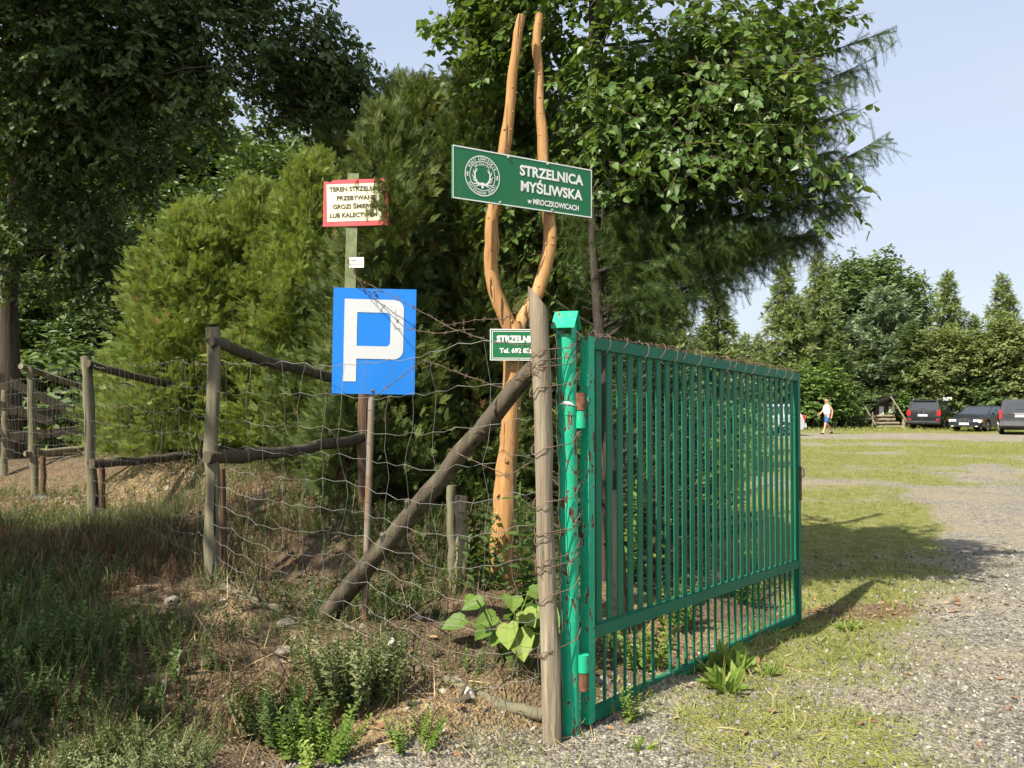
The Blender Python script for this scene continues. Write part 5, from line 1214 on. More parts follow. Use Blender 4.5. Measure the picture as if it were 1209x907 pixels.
def cars():
    # offroader, rear view
    hd = lambda a: -R(a)
    suvp = [(-2.28, .30), (-2.32, .50), (-2.30, .72), (-2.27, .98), (-2.25, 1.08), (.95, 1.08), (1.25, 1.04), (1.95, .96), (2.18, .82), (2.26, .6), (2.24, .32)]
    P_ = [('tail_lamp', 'red_lamp', (s * .80, -2.24, .98), (.20, .16, .30)) for s in (-1, 1)] + [('reflector', 'red_lamp', (s * .74, -2.31, .60), (.16, .05, .07)) for s in (-1, 1)] + [
        ('rear_bumper', 'trim', (0, -2.31, .46), (1.78, .14, .16)), ('number_plate', 'plate', (-.05, -2.305, .84), (.52, .02, .115)), ('bumper_strip', 'grey_trim', (0, -2.385, .47), (1.6, .012, .025)), ('badge', 'chrome', (0, -2.27, 1.03), (.10, .02, .08)), ('tow_hook', 'trim', (0, -2.37, .36), (.06, .12, .05)), ('rear_wiper', 'trim', (-.1, -2.17, 1.22), (.4, .015, .02)), ('spoiler', 'black_paint', (0, -2.06, 1.70), (1.25, .22, .04))]
    L_ = 23.8; Y_ = 49.0; a = 38; f = Vector((math.sin(R(a)), math.cos(R(a)), 0)); c = Vector((L_, Y_, 0)) + f * 2.3
    build_car('black offroader seen from behind, leftmost of the three dark cars', c, hd(a), 'black_paint', 4.6, 1.84, 1.0, 1.09, 1.72, .35, 1.38, -1.32, suvp, (-2.20, -2.04, .35, 1.12), P_, rails='steel')
    # sedan, front view
    sedp = [(-2.22, .30), (-2.25, .55), (-2.22, .85), (-2.12, .95), (-1.5, .97), (.9, .93), (1.1, .90), (1.95, .74), (2.16, .66), (2.24, .50), (2.20, .26)]
    P_ = [('headlamp', 'clear_lamp', (s * .62, 2.165, .60), (.36, .10, .13)) for s in (-1, 1)] + [('indicator', 'amber_lamp', (s * .835, 2.06, .60), (.08, .20, .11)) for s in (-1, 1)] + [('grille', 'chrome', (s * .12, 2.215, .60), (.19, .05, .13)) for s in (-1, 1)] + [('grille_insert', 'trim', (s * .12, 2.243, .60), (.155, .012, .10)) for s in (-1, 1)] + [
        ('front_bumper', 'navy_paint', (0, 2.215, .42), (1.66, .14, .16)), ('air_intake', 'trim', (0, 2.25, .32), (1.1, .08, .10)), ('number_plate', 'plate', (0, 2.295, .43), (.52, .02, .115)), ('fog_lamp', 'clear_lamp', (.62, 2.245, .32), (.14, .05, .08)), ('fog_lamp', 'clear_lamp', (-.62, 2.245, .32), (.14, .05, .08)), ('badge', 'chrome', (0, 2.14, .715), (.08, .06, .03))]
    f = Vector((-.76, -.65, 0)).normalized(); c = Vector((24.55, 46.0, 0)) - f * 2.24
    build_car('dark blue-black sedan facing the camera between the two larger dark cars', c, math.atan2(f.y, f.x) - math.pi / 2, 'navy_paint', 4.47, 1.74, .75, .94, 1.41, .32, 1.36, -1.36, sedp, (-1.72, -.95, .25, 1.02), P_)
    # offroader at the right edge
    suvq = [(-2.30, .34), (-2.36, .55), (-2.31, .76), (-2.29, 1.05), (-2.27, 1.12), (.95, 1.12), (1.2, 1.08), (2.0, 1.0), (2.25, .84), (2.32, .6), (2.28, .36)]
    P_ = [('tail_lamp', 'red_lamp', (s * .86, -2.25, 1.0), (.12, .14, .42)) for s in (-1, 1)] + [('rear_bumper', 'grey_trim', (0, -2.37, .56), (1.86, .18, .22)), ('number_plate', 'plate', (0, -2.315, .93), (.52, .02, .115)), ('boot_trim', 'chrome', (0, -2.29, 1.05), (.62, .03, .05)), ('rear_wiper', 'trim', (0, -2.19, 1.25), (.4, .015, .02)), ('exhaust', 'trim', (.5, -2.3, .3), (.07, .2, .07))]
    a = 29; f = Vector((math.sin(R(a)), math.cos(R(a)), 0)); c = Vector((24.75, 41.2, 0)) + f * 2.35
    build_car('dark grey offroader cut off by the right edge of the photo', c, hd(a), 'grey_paint', 4.65, 1.88, 1.02, 1.13, 1.74, .36, 1.40, -1.36, suvq, (-2.22, -2.05, .3, 1.1), P_, rails='trim')
    # silver estate behind the gate
    estp = [(-2.15, .30), (-2.22, .50), (-2.20, .80), (-2.12, .98), (.95, .96), (1.2, .92), (1.9, .80), (2.12, .66), (2.18, .50), (2.14, .28)]
    P_ = [('tail_lamp', 'red_lamp', (s * .78, -2.13, .86), (.16, .14, .24)) for s in (-1, 1)] + [('rear_bumper', 'silver_paint', (0, -2.2, .50), (1.70, .12, .20)), ('side_moulding', 'trim', (.868, 0, .56), (.02, 1.6, .06)), ('side_moulding', 'trim', (-.868, 0, .56), (.02, 1.6, .06)), ('number_plate', 'plate', (0, -2.225, .78), (.52, .02, .115)), ('headlamp', 'clear_lamp', (.62, 2.08, .68), (.34, .12, .16)), ('headlamp', 'clear_lamp', (-.62, 2.08, .68), (.34, .12, .16))]
    build_car('silver estate car seen side-on through the last gate slats', (11.7, 41.0, 0), R(92), 'silver_paint', 4.4, 1.72, .9, .97, 1.50, .32, 1.32, -1.28, estp, (-2.05, -1.75, .25, 1.1), P_, rails='trim')
    P_ = [('tail_lamp', 'red_lamp', (s * .76, -1.93, .88), (.16, .14, .24)) for s in (-1, 1)] + [('rear_bumper', 'anthracite', (0, -2.0, .50), (1.64, .12, .20)), ('number_plate', 'plate', (0, -2.02, .70), (.52, .02, .115)), ('headlamp', 'clear_lamp', (.6, 1.9, .66), (.3, .12, .15)), ('headlamp', 'clear_lamp', (-.6, 1.9, .66), (.3, .12, .15))]
    hatp = [(-1.95, .30), (-2.02, .50), (-2.0, .80), (-1.92, .96), (.85, .95), (1.1, .90), (1.72, .78), (1.94, .62), (2.0, .48), (1.96, .28)]
    build_car('dark hatchback seen side-on through the middle gate slats', (8.35, 38.5, 0), R(84), 'anthracite', 4.05, 1.68, .9, .96, 1.46, .31, 1.22, -1.22, hatp, (-1.85, -1.45, .2, 1.0), P_)
cars()

# ------------------------------------------------------------------ the walking person
def skin_mesh(name, joints, edges, root, mat, parent, sub=2, loc=None):
    me = bpy.data.meshes.new(name); keys = list(joints); me.from_pydata([joints[k][0] for k in keys], [(keys.index(a), keys.index(b)) for a, b in edges], [])
    o = bpy.data.objects.new(name, me); col.objects.link(o)
    sk = o.modifiers.new('skin', 'SKIN'); sk.use_smooth_shade = True
    for v, k in zip(me.skin_vertices[0].data, keys):
        r = joints[k][1]; v.radius = r if isinstance(r, tuple) else (r, r); v.use_root = (k == root)
    ss = o.modifiers.new('sub', 'SUBSURF'); ss.levels = sub; ss.render_levels = sub
    dg = bpy.context.evaluated_depsgraph_get(); nm = bpy.data.meshes.new_from_object(o.evaluated_get(dg)); bpy.data.objects.remove(o)
    nm.name = name; nm.materials.clear(); nm.materials.append(M[mat]); return link(name, nm, parent, loc)
def person():
    M['skin'] = plain('skin', (.56, .30, .20), .55, .35, 0, .08); M['white_cloth'] = plain('white_cotton', (.78, .78, .77), .85, .2, 0, .05, 12); M['denim'] = plain('blue_denim', (.045, .12, .30), .85, .2, 0, .25, 14)
    M['shoe'] = plain('dark_shoe', (.05, .055, .06), .7, .3); M['sock'] = plain('white_sock', (.7, .7, .68), .9, .2); M['hair'] = plain('short_hair', (.09, .055, .035), .8, .2); M['lens'] = plain('dark_lens', (.02, .015, .02), .15, .6)
    b = at(977, 513, 42.5); b.z = h1(b.x, b.y)
    t = thing('person', 'person in white sleeveless top and blue denim shorts walking left across the yard', 'person', b, R(-72))
    # local: walks towards -y... built facing -y, x is the person's left
    J = {'pel': ((0, .0, .95), (.155, .115)), 'wai': ((0, -.01, 1.10), (.145, .115)), 'che': ((0, -.02, 1.30), (.17, .125)), 'nck0': ((0, -.01, 1.45), (.075, .07)), 'nck': ((0, -.03, 1.53), (.058, .058)), 'hd0': ((0, -.05, 1.60), (.072, .085)), 'hd': ((0, -.05, 1.68), (.078, .096)), 'hdt': ((0, -.04, 1.755), (.058, .07)),
         'lsh': ((.17, -.01, 1.42), .062), 'lel': ((.25, .12, 1.18), .043), 'lwr': ((.27, .06, .93), .030), 'lhd': ((.27, .03, .85), (.022, .042)),
         'rsh': ((-.17, -.01, 1.42), .062), 'rel': ((-.26, -.05, 1.17), .043), 'rwr': ((-.25, -.25, 1.02), .030), 'rhd': ((-.24, -.32, .98), (.022, .042)),
         'lhip': ((.095, .0, .90), .098), 'lkn': ((.10, -.20, .52), .062), 'lcf': ((.10, -.22, .36), .056), 'lan': ((.10, -.33, .10), .036), 'lft': ((.10, -.47, .045), (.035, .028)),
         'rhip': ((-.095, .0, .90), .098), 'rkn': ((-.10, .06, .50), .062), 'rcf': ((-.10, .17, .36), .056), 'ran': ((-.10, .36, .15), .036), 'rft': ((-.10, .30, .045), (.035, .028))}
    Ed = [('pel', 'wai'), ('wai', 'che'), ('che', 'nck0'), ('nck0', 'nck'), ('nck', 'hd0'), ('hd0', 'hd'), ('hd', 'hdt'), ('che', 'lsh'), ('lsh', 'lel'), ('lel', 'lwr'), ('lwr', 'lhd'), ('che', 'rsh'), ('rsh', 'rel'), ('rel', 'rwr'), ('rwr', 'rhd'),
          ('pel', 'lhip'), ('lhip', 'lkn'), ('lkn', 'lcf'), ('lcf', 'lan'), ('lan', 'lft'), ('pel', 'rhip'), ('rhip', 'rkn'), ('rkn', 'rcf'), ('rcf', 'ran'), ('ran', 'rft')]
    # fingers: short chains rooted in the palms
    for s, hx, d, down in (('l', (.27, .03, .85), Vector((0, -.35, -1)), Vector((0, -1, .2))), ('r', (-.24, -.32, .98), Vector((0, -.9, -.5)), Vector((0, -.2, -1)))):
        d = d.normalized(); sd = d.cross(Vector((1, 0, 0))).normalized(); h = Vector(hx)
        for k, (off, ln) in enumerate(((-.030, .068), (-.010, .078), (.010, .074), (.030, .058))):
            a = h + sd * off + d * .03; J[f'{s}f{k}a'] = (tuple(a), .0095); c2 = a + d * ln * .55; J[f'{s}f{k}b'] = (tuple(c2), .0085); J[f'{s}f{k}c'] = (tuple(c2 + (d + Vector((-.5 if s == 'l' else .5, 0, 0))).normalized() * ln * .45), .007)
            Ed += [(f'{s}hd', f'{s}f{k}a'), (f'{s}f{k}a', f'{s}f{k}b'), (f'{s}f{k}b', f'{s}f{k}c')]
        a = h - d * .02 - sd * .035; J[f'{s}ta'] = (tuple(a), .011); J[f'{s}tb'] = (tuple(a + (d * .7 - sd * .7) * .05), .009); Ed += [(f'{s}hd', f'{s}ta'), (f'{s}ta', f'{s}tb')]
    body = skin_mesh('body', J, Ed, 'pel', 'skin', t)
    S = {'a': ((0, 0, .93), (.20, .175)), 'b': ((0, -.01, 1.10), (.195, .17)), 'c': ((0, -.02, 1.27), (.215, .18)), 'd': ((0, -.015, 1.38), (.18, .15)), 'l': ((.115, -.01, 1.47), (.055, .075)), 'r': ((-.115, -.01, 1.47), (.055, .075))}
    skin_mesh('tank_top', S, [('a', 'b'), ('b', 'c'), ('c', 'd'), ('d', 'l'), ('d', 'r')], 'a', 'white_cloth', body)
    S = {'a': ((0, 0, .97), (.165, .128)), 'p': ((0, 0, .90), (.165, .125)), 'l': ((.10, -.02, .86), .122), 'l2': ((.108, -.12, .68), .108), 'l3': ((.108, -.185, .545), .098), 'r': ((-.10, .0, .86), .122), 'r2': ((-.108, .03, .68), .108), 'r3': ((-.108, .055, .53), .098)}
    skin_mesh('shorts', S, [('a', 'p'), ('p', 'l'), ('l', 'l2'), ('l2', 'l3'), ('p', 'r'), ('r', 'r2'), ('r2', 'r3')], 'a', 'denim', body)
    for an, ft, hl in (((.10, -.33, .10), (.10, -.52, .05), (.10, -.29, .05)), ((-.10, .36, .14), (-.10, .22, .045), (-.10, .40, .10))):
        skin_mesh('shoe', {'h': (hl, (.045, .05)), 'm': (tuple(Vector(hl).lerp(Vector(ft), .5)), (.048, .045)), 't': (ft, (.045, .035))}, [('h', 'm'), ('m', 't')], 'h', 'shoe', body)
        skin_mesh('sock', {'a': (tuple(Vector(an) + Vector((0, 0, -.03))), .044), 'b': (tuple(Vector(an) + Vector((0, .0, .05))), .043)}, [('a', 'b')], 'a', 'sock', body)
    skin_mesh('hair', {'a': ((0, .0, 1.70), (.072, .06)), 'b': ((0, -.035, 1.765), (.066, .085)), 'c': ((0, -.03, 1.785), (.045, .06))}, [('a', 'b'), ('b', 'c')], 'b', 'hair', body)
    m = MB()
    for s in (-1, 1):
        m.lathe([(.024, -.004), (.024, .004)], 12, 'y', (s * .033, -.150, 1.682)); m.tube([(s * .058, -.145, 1.685), (s * .082, -.05, 1.685)], .003, 5)
    m.tube([(-.012, -.153, 1.688), (.012, -.153, 1.688)], .003, 5); m.build('sunglasses', M['lens'], body)
    m = MB(); m.tube([(0, -.145, 1.682), (0, -.168, 1.65), (0, -.150, 1.640)], [.010, .015, .010], 8); m.build('nose', M['skin'], body)
    M['lip'] = plain('lips', (.40, .16, .13), .5, .4); m = MB(); m.tube([(-.024, -.136, 1.612), (0, -.144, 1.611), (.024, -.136, 1.612)], [.004, .007, .004], 6); m.build('mouth', M['lip'], body)
    for s in (-1, 1):
        m = MB(); m.tube([(s * .076, -.04, 1.70), (s * .09, -.03, 1.68), (s * .078, -.04, 1.645)], [.008, .014, .008], 7); m.build('ear', M['skin'], body)
person()

# ------------------------------------------------------------------ steps, rails, hut and signs at the far edge
def far_things():
    Y = 51.2; s = Y / F_PX
    o = gnd(1049, 500, Y); t = thing('log_steps', 'wooden steps between two slanting handrails leading up to the hut', 'steps', o)
    for k in range(4):
        m = MB(); log(m, (-.80, k * .42, .10 + k * .21), (.80, k * .42, .10 + k * .21), .085, .085, 200 + k); m.build('step', M['grey_wood'], t)
    for sx in (-1, 1):
        m = MB(); log(m, (sx * 1.0, -.15, 0), (sx * 1.0, -.15, 1.0 if sx < 0 else .55), .06, .055, 210 + sx); m.build('rail_post', M['post_wood'], t)
        m = MB(); log(m, (sx * 1.0, 1.5, .7), (sx * 1.0, 1.5, 1.75), .06, .055, 214 + sx); m.build('rail_post', M['post_wood'], t)
        m = MB(); log(m, (sx * 1.0, -.55, .22), (sx * 1.0, 1.9, 1.95), .05, .05, 218 + sx); m.build('handrail', M['post_wood'], t)
    o = gnd(1008, 502, Y); t = thing('log_barrier', 'low barrier of a long log on short posts right of the walking person', 'barrier', o)
    for x in (-2.1, -.2, 1.3):
        m = MB(); log(m, (x, 0, -.2), (x, 0, .52), .07, .07, int(230 + x * 10)); m.build('post', M['old_wood'], t)
    m = MB(); log(m, (-2.3, -.02, .56), (1.4, -.02, .58), .07, .06, 240); m.build('rail', M['old_wood'], t)
    for px, lab in ((986, 'short pale post at the left end of the low log barrier'), (1067, 'short pale post beside the leftmost dark car')):
        p = gnd(px, 502, Y - .3); m = MB(); log(m, (0, 0, -.2), (0, 0, .58), .12, .11, px); tag(m.build('bollard', M['grey_wood'], None, p), lab, 'bollard', 'short pale posts at the yard edge')
    o = gnd(1048, 495, 54.6); o.z = .0; t = thing('hut', 'dark wooden hut with a low pitched roof above the steps among the trees', 'hut', o); t.scale = (.8, 1, .8)
    m = MB(); m.box((0, 0, .95), (3.2, 2.2, 1.9)); m.build('wall', M['old_wood'], t)
    m = MB()
    for s_ in (-1, 1): m.bar((s_ * 2.15, -1.5, 1.65), (0, -1.5, 2.55), .07, .0001); m.add([(s_ * 2.3, -1.5, 1.62), (0, -1.5, 2.55), (0, 1.5, 2.55), (s_ * 2.3, 1.5, 1.62), (s_ * 2.3, -1.5, 1.70), (0, -1.5, 2.65), (0, 1.5, 2.65), (s_ * 2.3, 1.5, 1.70)], [(0, 1, 2, 3), (4, 5, 6, 7), (0, 1, 5, 4), (2, 3, 7, 6), (0, 3, 7, 4), (1, 2, 6, 5)], 0, False)
    m.build('roof', M['dark_roof'], t)
    m = MB(); m.prism([(-1.6, 1.9), (1.6, 1.9), (0, 2.5)], -1.1, -1.05); m.build('gable', M['old_wood'], t)
    m = MB(); m.box((-.05, -1.13, 1.35), (.95, .05, .62)); m.build('white_shutter', M['sign_white'], t)
    m = MB(); m.box((-1.12, -1.13, 1.30), (.35, .05, .75)); m.build('window', M['sign_white'], t)
    Yb = 51.6; p = gnd(1119, 505, Yb); t = thing('white_board', 'small white board on a post above the leftmost dark car roof', 'sign', p)
    m = MB(); log(m, (0, .06, -.2), (0, .06, 1.75), .05, .05, 250); m.build('post', M['post_wood'], t)
    z = at(1119, 471, Yb).z - p.z; m = MB(); m.box((0, 0, z), (.53, .03, .20)); m.build('board', M['sign_white'], t)
    # reddish stump glimpsed through the slats
    p = gnd(806, 560, 16.0); m = MB(); m.lathe([(.001, 0), (.36, 0), (.33, .25), (.30, .5), (.22, .62), (.001, .66)], 18)
    rg = random.Random(3); m.v = [(x * (1 + rg.uniform(-.06, .06)), y * (1 + rg.uniform(-.06, .06)), z) for x, y, z in m.v]
    o = m.build('tree_stump', M['stake_wood'], None, p + Vector((0, 0, -.05))); o.scale = (1.1, 1.1, 1.0); tag(o, 'rounded reddish-brown stump glimpsed through the middle gate slats', 'stump')
M['dark_roof'] = plain('dark_tarred_roof', (.014, .013, .012), .85, .2, 0, .3)
far_things()
# ------------------------------------------------------------------ ground cover
M['grass_green'] = leaf_mat('bank_grass_blade', [(0, (.035, .065, .015)), (.6, (.07, .12, .022)), (1, (.16, .19, .05))], .25)
M['straw'] = leaf_mat('dry_straw', [(0, (.20, .13, .06)), (.5, (.36, .26, .13)), (1, (.52, .41, .24))], .2, .7, .2, (.4, .3, .1))
M['herb'] = leaf_mat('bank_herb_leaf', [(0, (.038, .066, .018)), (.5, (.07, .11, .028)), (.85, (.115, .155, .042)), (1, (.21, .21, .12))], .22)
M['brown_stalk'] = leaf_mat('reddish_brown_stalk', [(0, (.06, .034, .018)), (.6, (.12, .07, .036)), (.9, (.19, .12, .06)), (1, (.28, .22, .12))], .15, .7, .2, (.3, .12, .05))
M['lot_grass'] = leaf_mat('yard_grass_blade', [(0, (.12, .15, .03)), (.5, (.21, .235, .05)), (.8, (.31, .295, .09)), (1, (.42, .37, .18))], .25)
M['bright_leaf'] = leaf_mat('bright_leaf', [(0, (.09, .17, .03)), (.5, (.16, .25, .045)), (1, (.30, .36, .08))], .35)
M['grey_herb'] = leaf_mat('grey_green_herb_leaf', [(0, (.06, .08, .028)), (.6, (.115, .14, .05)), (1, (.24, .24, .12))], .2)
M['pebble'] = leaf_mat('gravel_pebble', [(0, (.06, .057, .05)), (.45, (.14, .13, .11)), (.8, (.22, .205, .17)), (1, (.38, .36, .31))], 0, .9, .2)
M['twig'] = leaf_mat('twig', [(0, (.05, .035, .025)), (.6, (.12, .09, .065)), (1, (.27, .22, .17))], 0, .9, .2)
M['soil_stone'] = leaf_mat('soil_stone', [(0, (.12, .095, .07)), (.7, (.26, .22, .17)), (1, (.48, .44, .38))], 0, .9, .2)
M['litter'] = leaf_mat('fallen_leaf', [(0, (.12, .06, .03)), (.5, (.26, .14, .075)), (1, (.42, .28, .17))], .1, .8, .2)
def herb_tem(seed, pairs, ll, upright=.5, lw=1.0, tem=T_LEAF, branch=0):
    """a whole little plant along +x: stem with leaves"""
    rg = rs(seed); P = []; V = []; Fs = []
    st = [(0, 0, 0), (.35, .02, .03), (.7, -.02, .02), (1, .03, .06)]
    for a, b in zip(st[:-1], st[1:]):
        k = len(V); w = .011; V += [(a[0], a[1] - w, a[2]), (a[0], a[1] + w, a[2]), (b[0], b[1] + w * .7, b[2]), (b[0], b[1] - w * .7, b[2])]; Fs.append([k, k + 1, k + 2, k + 3])
    def put(o, d, l):
        d = norm(np.array(d, float)); z = norm(np.array([1, 0, 0]) - d * d[0] + rg.randn(3) * .2); z = norm(z - d * (z @ d)); y = np.cross(z, d); k = len(V)
        for v in tem.V: V.append(tuple(np.array(o) + l * (d * v[0] + y * v[1] * lw + z * v[2])))
        for f in tem.F: Fs.append([i + k for i in f])
    for i in range(pairs):
        x = .12 + .86 * i / pairs; a = i * 2.4
        for q in range(2 if pairs < 16 else 1):
            a2 = a + q * math.pi; put((x, 0, .02), (upright, math.cos(a2), math.sin(a2)), ll * (1.15 - .6 * x) * rg.uniform(.7, 1.2))
    return Tem(V, Fs)
T_HERB = herb_tem(1, 9, .20, .6); T_FINE = herb_tem(2, 40, .075, .75, .8, T_LONG); T_STALK = herb_tem(3, 14, .10, 1.1, .8); T_DENSE = herb_tem(4, 26, .17, .45)
def on_ground(x, y, dz=0.0): return np.stack([x, y, H(x, y) + dz], 1)
def region(rng, n, x0, x1, y0, y1, f):
    x = rng.uniform(x0, x1, n); y = rng.uniform(y0, y1, n); k = rng.rand(n) < np.clip(f(x, y), 0, 1); return x[k], y[k]
def up(rng, n, lean): return norm(np.stack([rng.randn(n) * lean, rng.randn(n) * lean, np.ones(n)], 1))
def g2(x, y, cx, cy, rx, ry): return np.exp(-((x - cx) / rx) ** 2 - ((y - cy) / ry) ** 2)
def stuff(name, parts, mat): return tag(np_object(name, parts, M[mat]), kind='stuff')
def cover():
    rng = rs(77)
    bank = lambda x, y: sstep(zone(x, y), .1, .45)
    bare = lambda x, y: np.clip(g2(x, y, -1.55, 4.7, .65, .55) + g2(x, y, -.35, 4.15, .75, .30) + g2(x, y, -.25, 4.75, .6, .35) + g2(x, y, -3.6, 9.2, 1.2, .9) + g2(x, y, -6, 9.6, 1.6, 1.2) + .85 * g2(x, y, -5.0, 8.0, 1.1, .9) + .6 * g2(x, y, -1.0, 4.6, .5, .3), 0, 1)
    dens = lambda x, y: bank(x, y) * (1 - .80 * bare(x, y)) * sstep(vnoise2(x, y, 1.4), .12, .5)
    # bank grass
    brown = lambda x, y: np.clip(1.1 * g2(x, y, -3.1, 6.2, 1.3, .9) + .7 * g2(x, y, -2.6, 4.7, .6, .5) + .8 * g2(x, y, -1.3, 4.1, .4, .3) + .5 * g2(x, y, -4.6, 6.6, 1.2, .7), 0, 1)
    x, y = region(rng, 120000, -7.5, .7, 2.4, 11, lambda x, y: dens(x, y) * .34 * (1 - .9 * brown(x, y)) * (1 - .6 * sstep(y, 7, 8.5))); n = len(x)
    stuff('bank_grass', [(T_BLADE, on_ground(x, y, -.01), up(rng, n, .6), rng.randn(n, 3), np.stack([rng.uniform(.04, .15, n), rng.uniform(.003, .006, n), rng.uniform(.04, .16, n)], 1), rng.rand(n))], 'grass_green')
    # leafy herbs
    x, y = region(rng, 56000, -7, .7, 2.4, 10.5, lambda x, y: dens(x, y) * .75 * (1 - .8 * brown(x, y)) * np.maximum(sstep(vnoise2(x, y, 1.1, 3), .2, .6), .6 * (1 - sstep(y, 4.3, 5.0)))); n = len(x)
    stuff('bank_herbs', [(T_HERB, on_ground(x, y, -.01), up(rng, n, .25), rng.randn(n, 3), rng.uniform(.05, .16, n), rng.rand(n))], 'herb')
    x, y = region(rng, 90000, -7, .5, 2.4, 9, lambda x, y: dens(x, y) * .8 * (1 - .5 * brown(x, y)) * np.maximum(sstep(vnoise2(x, y, .9, 7), .3, .6), .6 * (1 - sstep(y, 4.3, 5.0)))); n = len(x)
    stuff('fine_herbs', [(T_FINE, on_ground(x, y, -.01), up(rng, n, .28), rng.randn(n, 3), rng.uniform(.06, .19, n), rng.rand(n))], 'grey_herb')
    # taller leafy weeds low on the bank
    f = lambda x, y: bank(x, y) * np.clip(1.2 * g2(x, y, -2.5, 3.7, .8, .75) + .7 * g2(x, y, -3.4, 4.6, .9, .6), 0, 1) * sstep(vnoise2(x, y, 2.2, 9), .25, .55)
    x, y = region(rng, 9000, -5, -1.3, 2.4, 5.6, f); n = len(x); k = rng.rand(n) < .5
    stuff('low_bank_weeds', [(T_HERB, on_ground(x, y, -.01)[k], up(rng, n, .3)[k], rng.randn(n, 3)[k], rng.uniform(.10, .26, n)[k], rng.rand(n)[k] * .8), (T_FINE, on_ground(x, y, -.01)[~k], up(rng, n, .3)[~k], rng.randn(n, 3)[~k], rng.uniform(.12, .28, n)[~k], rng.rand(n)[~k])], 'herb')
    # reddish brown stalks
    f = lambda x, y: bank(x, y) * (1 - .8 * bare(x, y)) * np.clip(brown(x, y) + .14, 0, 1)
    x, y = region(rng, 46000, -6.5, .2, 2.4, 9, f); n = len(x)
    stuff('dry_brown_stalks', [(T_STALK, on_ground(x, y, -.01), up(rng, n, .3), rng.randn(n, 3), rng.uniform(.05, .17, n), rng.rand(n))], 'brown_stalk')
    # straw lying and standing
    f = lambda x, y: np.clip(g2(x, y, -.3, 4.08, .75, .22) + .55 * g2(x, y, -1.4, 4.7, .6, .5) + .5 * g2(x, y, -.9, 4.25, .5, .3) + .5 * g2(x, y, -3.6, 9, 1.2, 1.2) + .45 * g2(x, y, -6, 9.6, 1.6, 1.2) + .35 * g2(x, y, -5.0, 8.0, 1.1, .9) + .25 * g2(x, y, -2.8, 5.6, 1.2, .8) + .5 * g2(x, y, .15, 5.55, .25, .3) + .5 * g2(x, y, .9, 5.4, .5, .5) + .05 * g2(x, y, 1.2, 4.4, .8, .5), 0, 1)
    x, y = region(rng, 34000, -7.5, 2.2, 3.4, 11, f); n = len(x); D = norm(np.stack([rng.randn(n), rng.randn(n), rng.rand(n) ** 2 * 1.3], 1))
    stuff('straw', [(T_BLADE, on_ground(x, y, .008), D, rng.randn(n, 3) + np.array([0, 0, .5]), np.stack([rng.uniform(.06, .22, n), rng.uniform(.003, .006, n), rng.uniform(.03, .1, n)], 1), rng.rand(n))], 'straw')
    # thin twigs and roots lying about
    f = lambda x, y: np.clip(.9 * g2(x, y, -1.5, 4.6, .8, .6) + .5 * g2(x, y, -.3, 4.3, .8, .4) + .5 * g2(x, y, -.3, 5.2, .8, .5) + .25 * bank(x, y), 0, 1) * bank(x, y)
    x, y = region(rng, 5200, -6, .6, 2.6, 9, f); n = len(x); D = norm(np.stack([rng.randn(n), rng.randn(n), rng.randn(n) * .25 + .1], 1)); r = rng.uniform(.0015, .005, n)
    stuff('twig_litter', [(T_STICK, on_ground(x, y, .012), D, rng.randn(n, 3), np.stack([rng.uniform(.05, .32, n), r, r], 1), rng.rand(n))], 'twig')
    # small stones in the bank's soil
    x, y = region(rng, 2600, -7, .6, 2.6, 10.5, lambda x, y: bank(x, y) * (.25 + .75 * bare(x, y))); n = len(x); r = .006 + .03 * rng.rand(n) ** 4
    bm = bmesh.new(); bmesh.ops.create_icosphere(bm, subdivisions=1, radius=1.0); tq = Tem([tuple(np.array(v.co[:]) * (1 + .3 * (random.Random(i + 50).random() - .5))) for i, v in enumerate(bm.verts)], [[v.index for v in f.verts] for f in bm.faces]); bm.free()
    stuff('stony_soil', [(tq, on_ground(x, y, .002), rng.randn(n, 3), rng.randn(n, 3), np.stack([r * rng.uniform(.8, 1.5, n), r, r * .7], 1), rng.rand(n))], 'soil_stone')
    # short grass growing through the yard's gravel
    f = lambda x, y: np.clip((moss(x, y) * 1.0) ** 1.5, 0, 1) * (1 - sstep(zone(x, y), -.05, .2))
    P = []
    for n0, x0, x1, y0, y1, sz in ((26000, -.2, 4.5, 3.4, 8, (.018, .075)), (40000, 2, 10, 8, 16, (.02, .06)), (50000, 4, 19, 16, 30, (.03, .08)), (30000, 8, 32, 30, 52, (.05, .11))):
        x, y = region(rng, n0, x0, x1, y0, y1, f); n = len(x); L = rng.uniform(*sz, n)
        P.append((T_BLADE, on_ground(x, y, -.004), up(rng, n, .6), rng.randn(n, 3), np.stack([L, L * .12, L], 1), np.clip(rng.rand(n) * .6 + .4 * vnoise2(x, y, .8), 0, 1)))
    stuff('yard_grass', P, 'lot_grass')
    # verge before the far trees
    x, y = region(rng, 30000, 6, 36, 46.5, 53.5, lambda x, y: .3 + .7 * sstep(y, 49, 51)); n = len(x); L = rng.uniform(.06, .22, n)
    stuff('verge_grass', [(T_BLADE, on_ground(x, y), up(rng, n, .5), rng.randn(n, 3), np.stack([L, L * .14, L], 1), rng.rand(n))], 'lot_grass')
    # pebbles
    bm = bmesh.new(); bmesh.ops.create_icosphere(bm, subdivisions=1, radius=1.0)
    tp = Tem([tuple(np.array(v.co[:]) * (1 + .25 * (random.Random(i).random() - .5))) for i, v in enumerate(bm.verts)], [[v.index for v in f.verts] for f in bm.faces]); bm.free()
    P = []
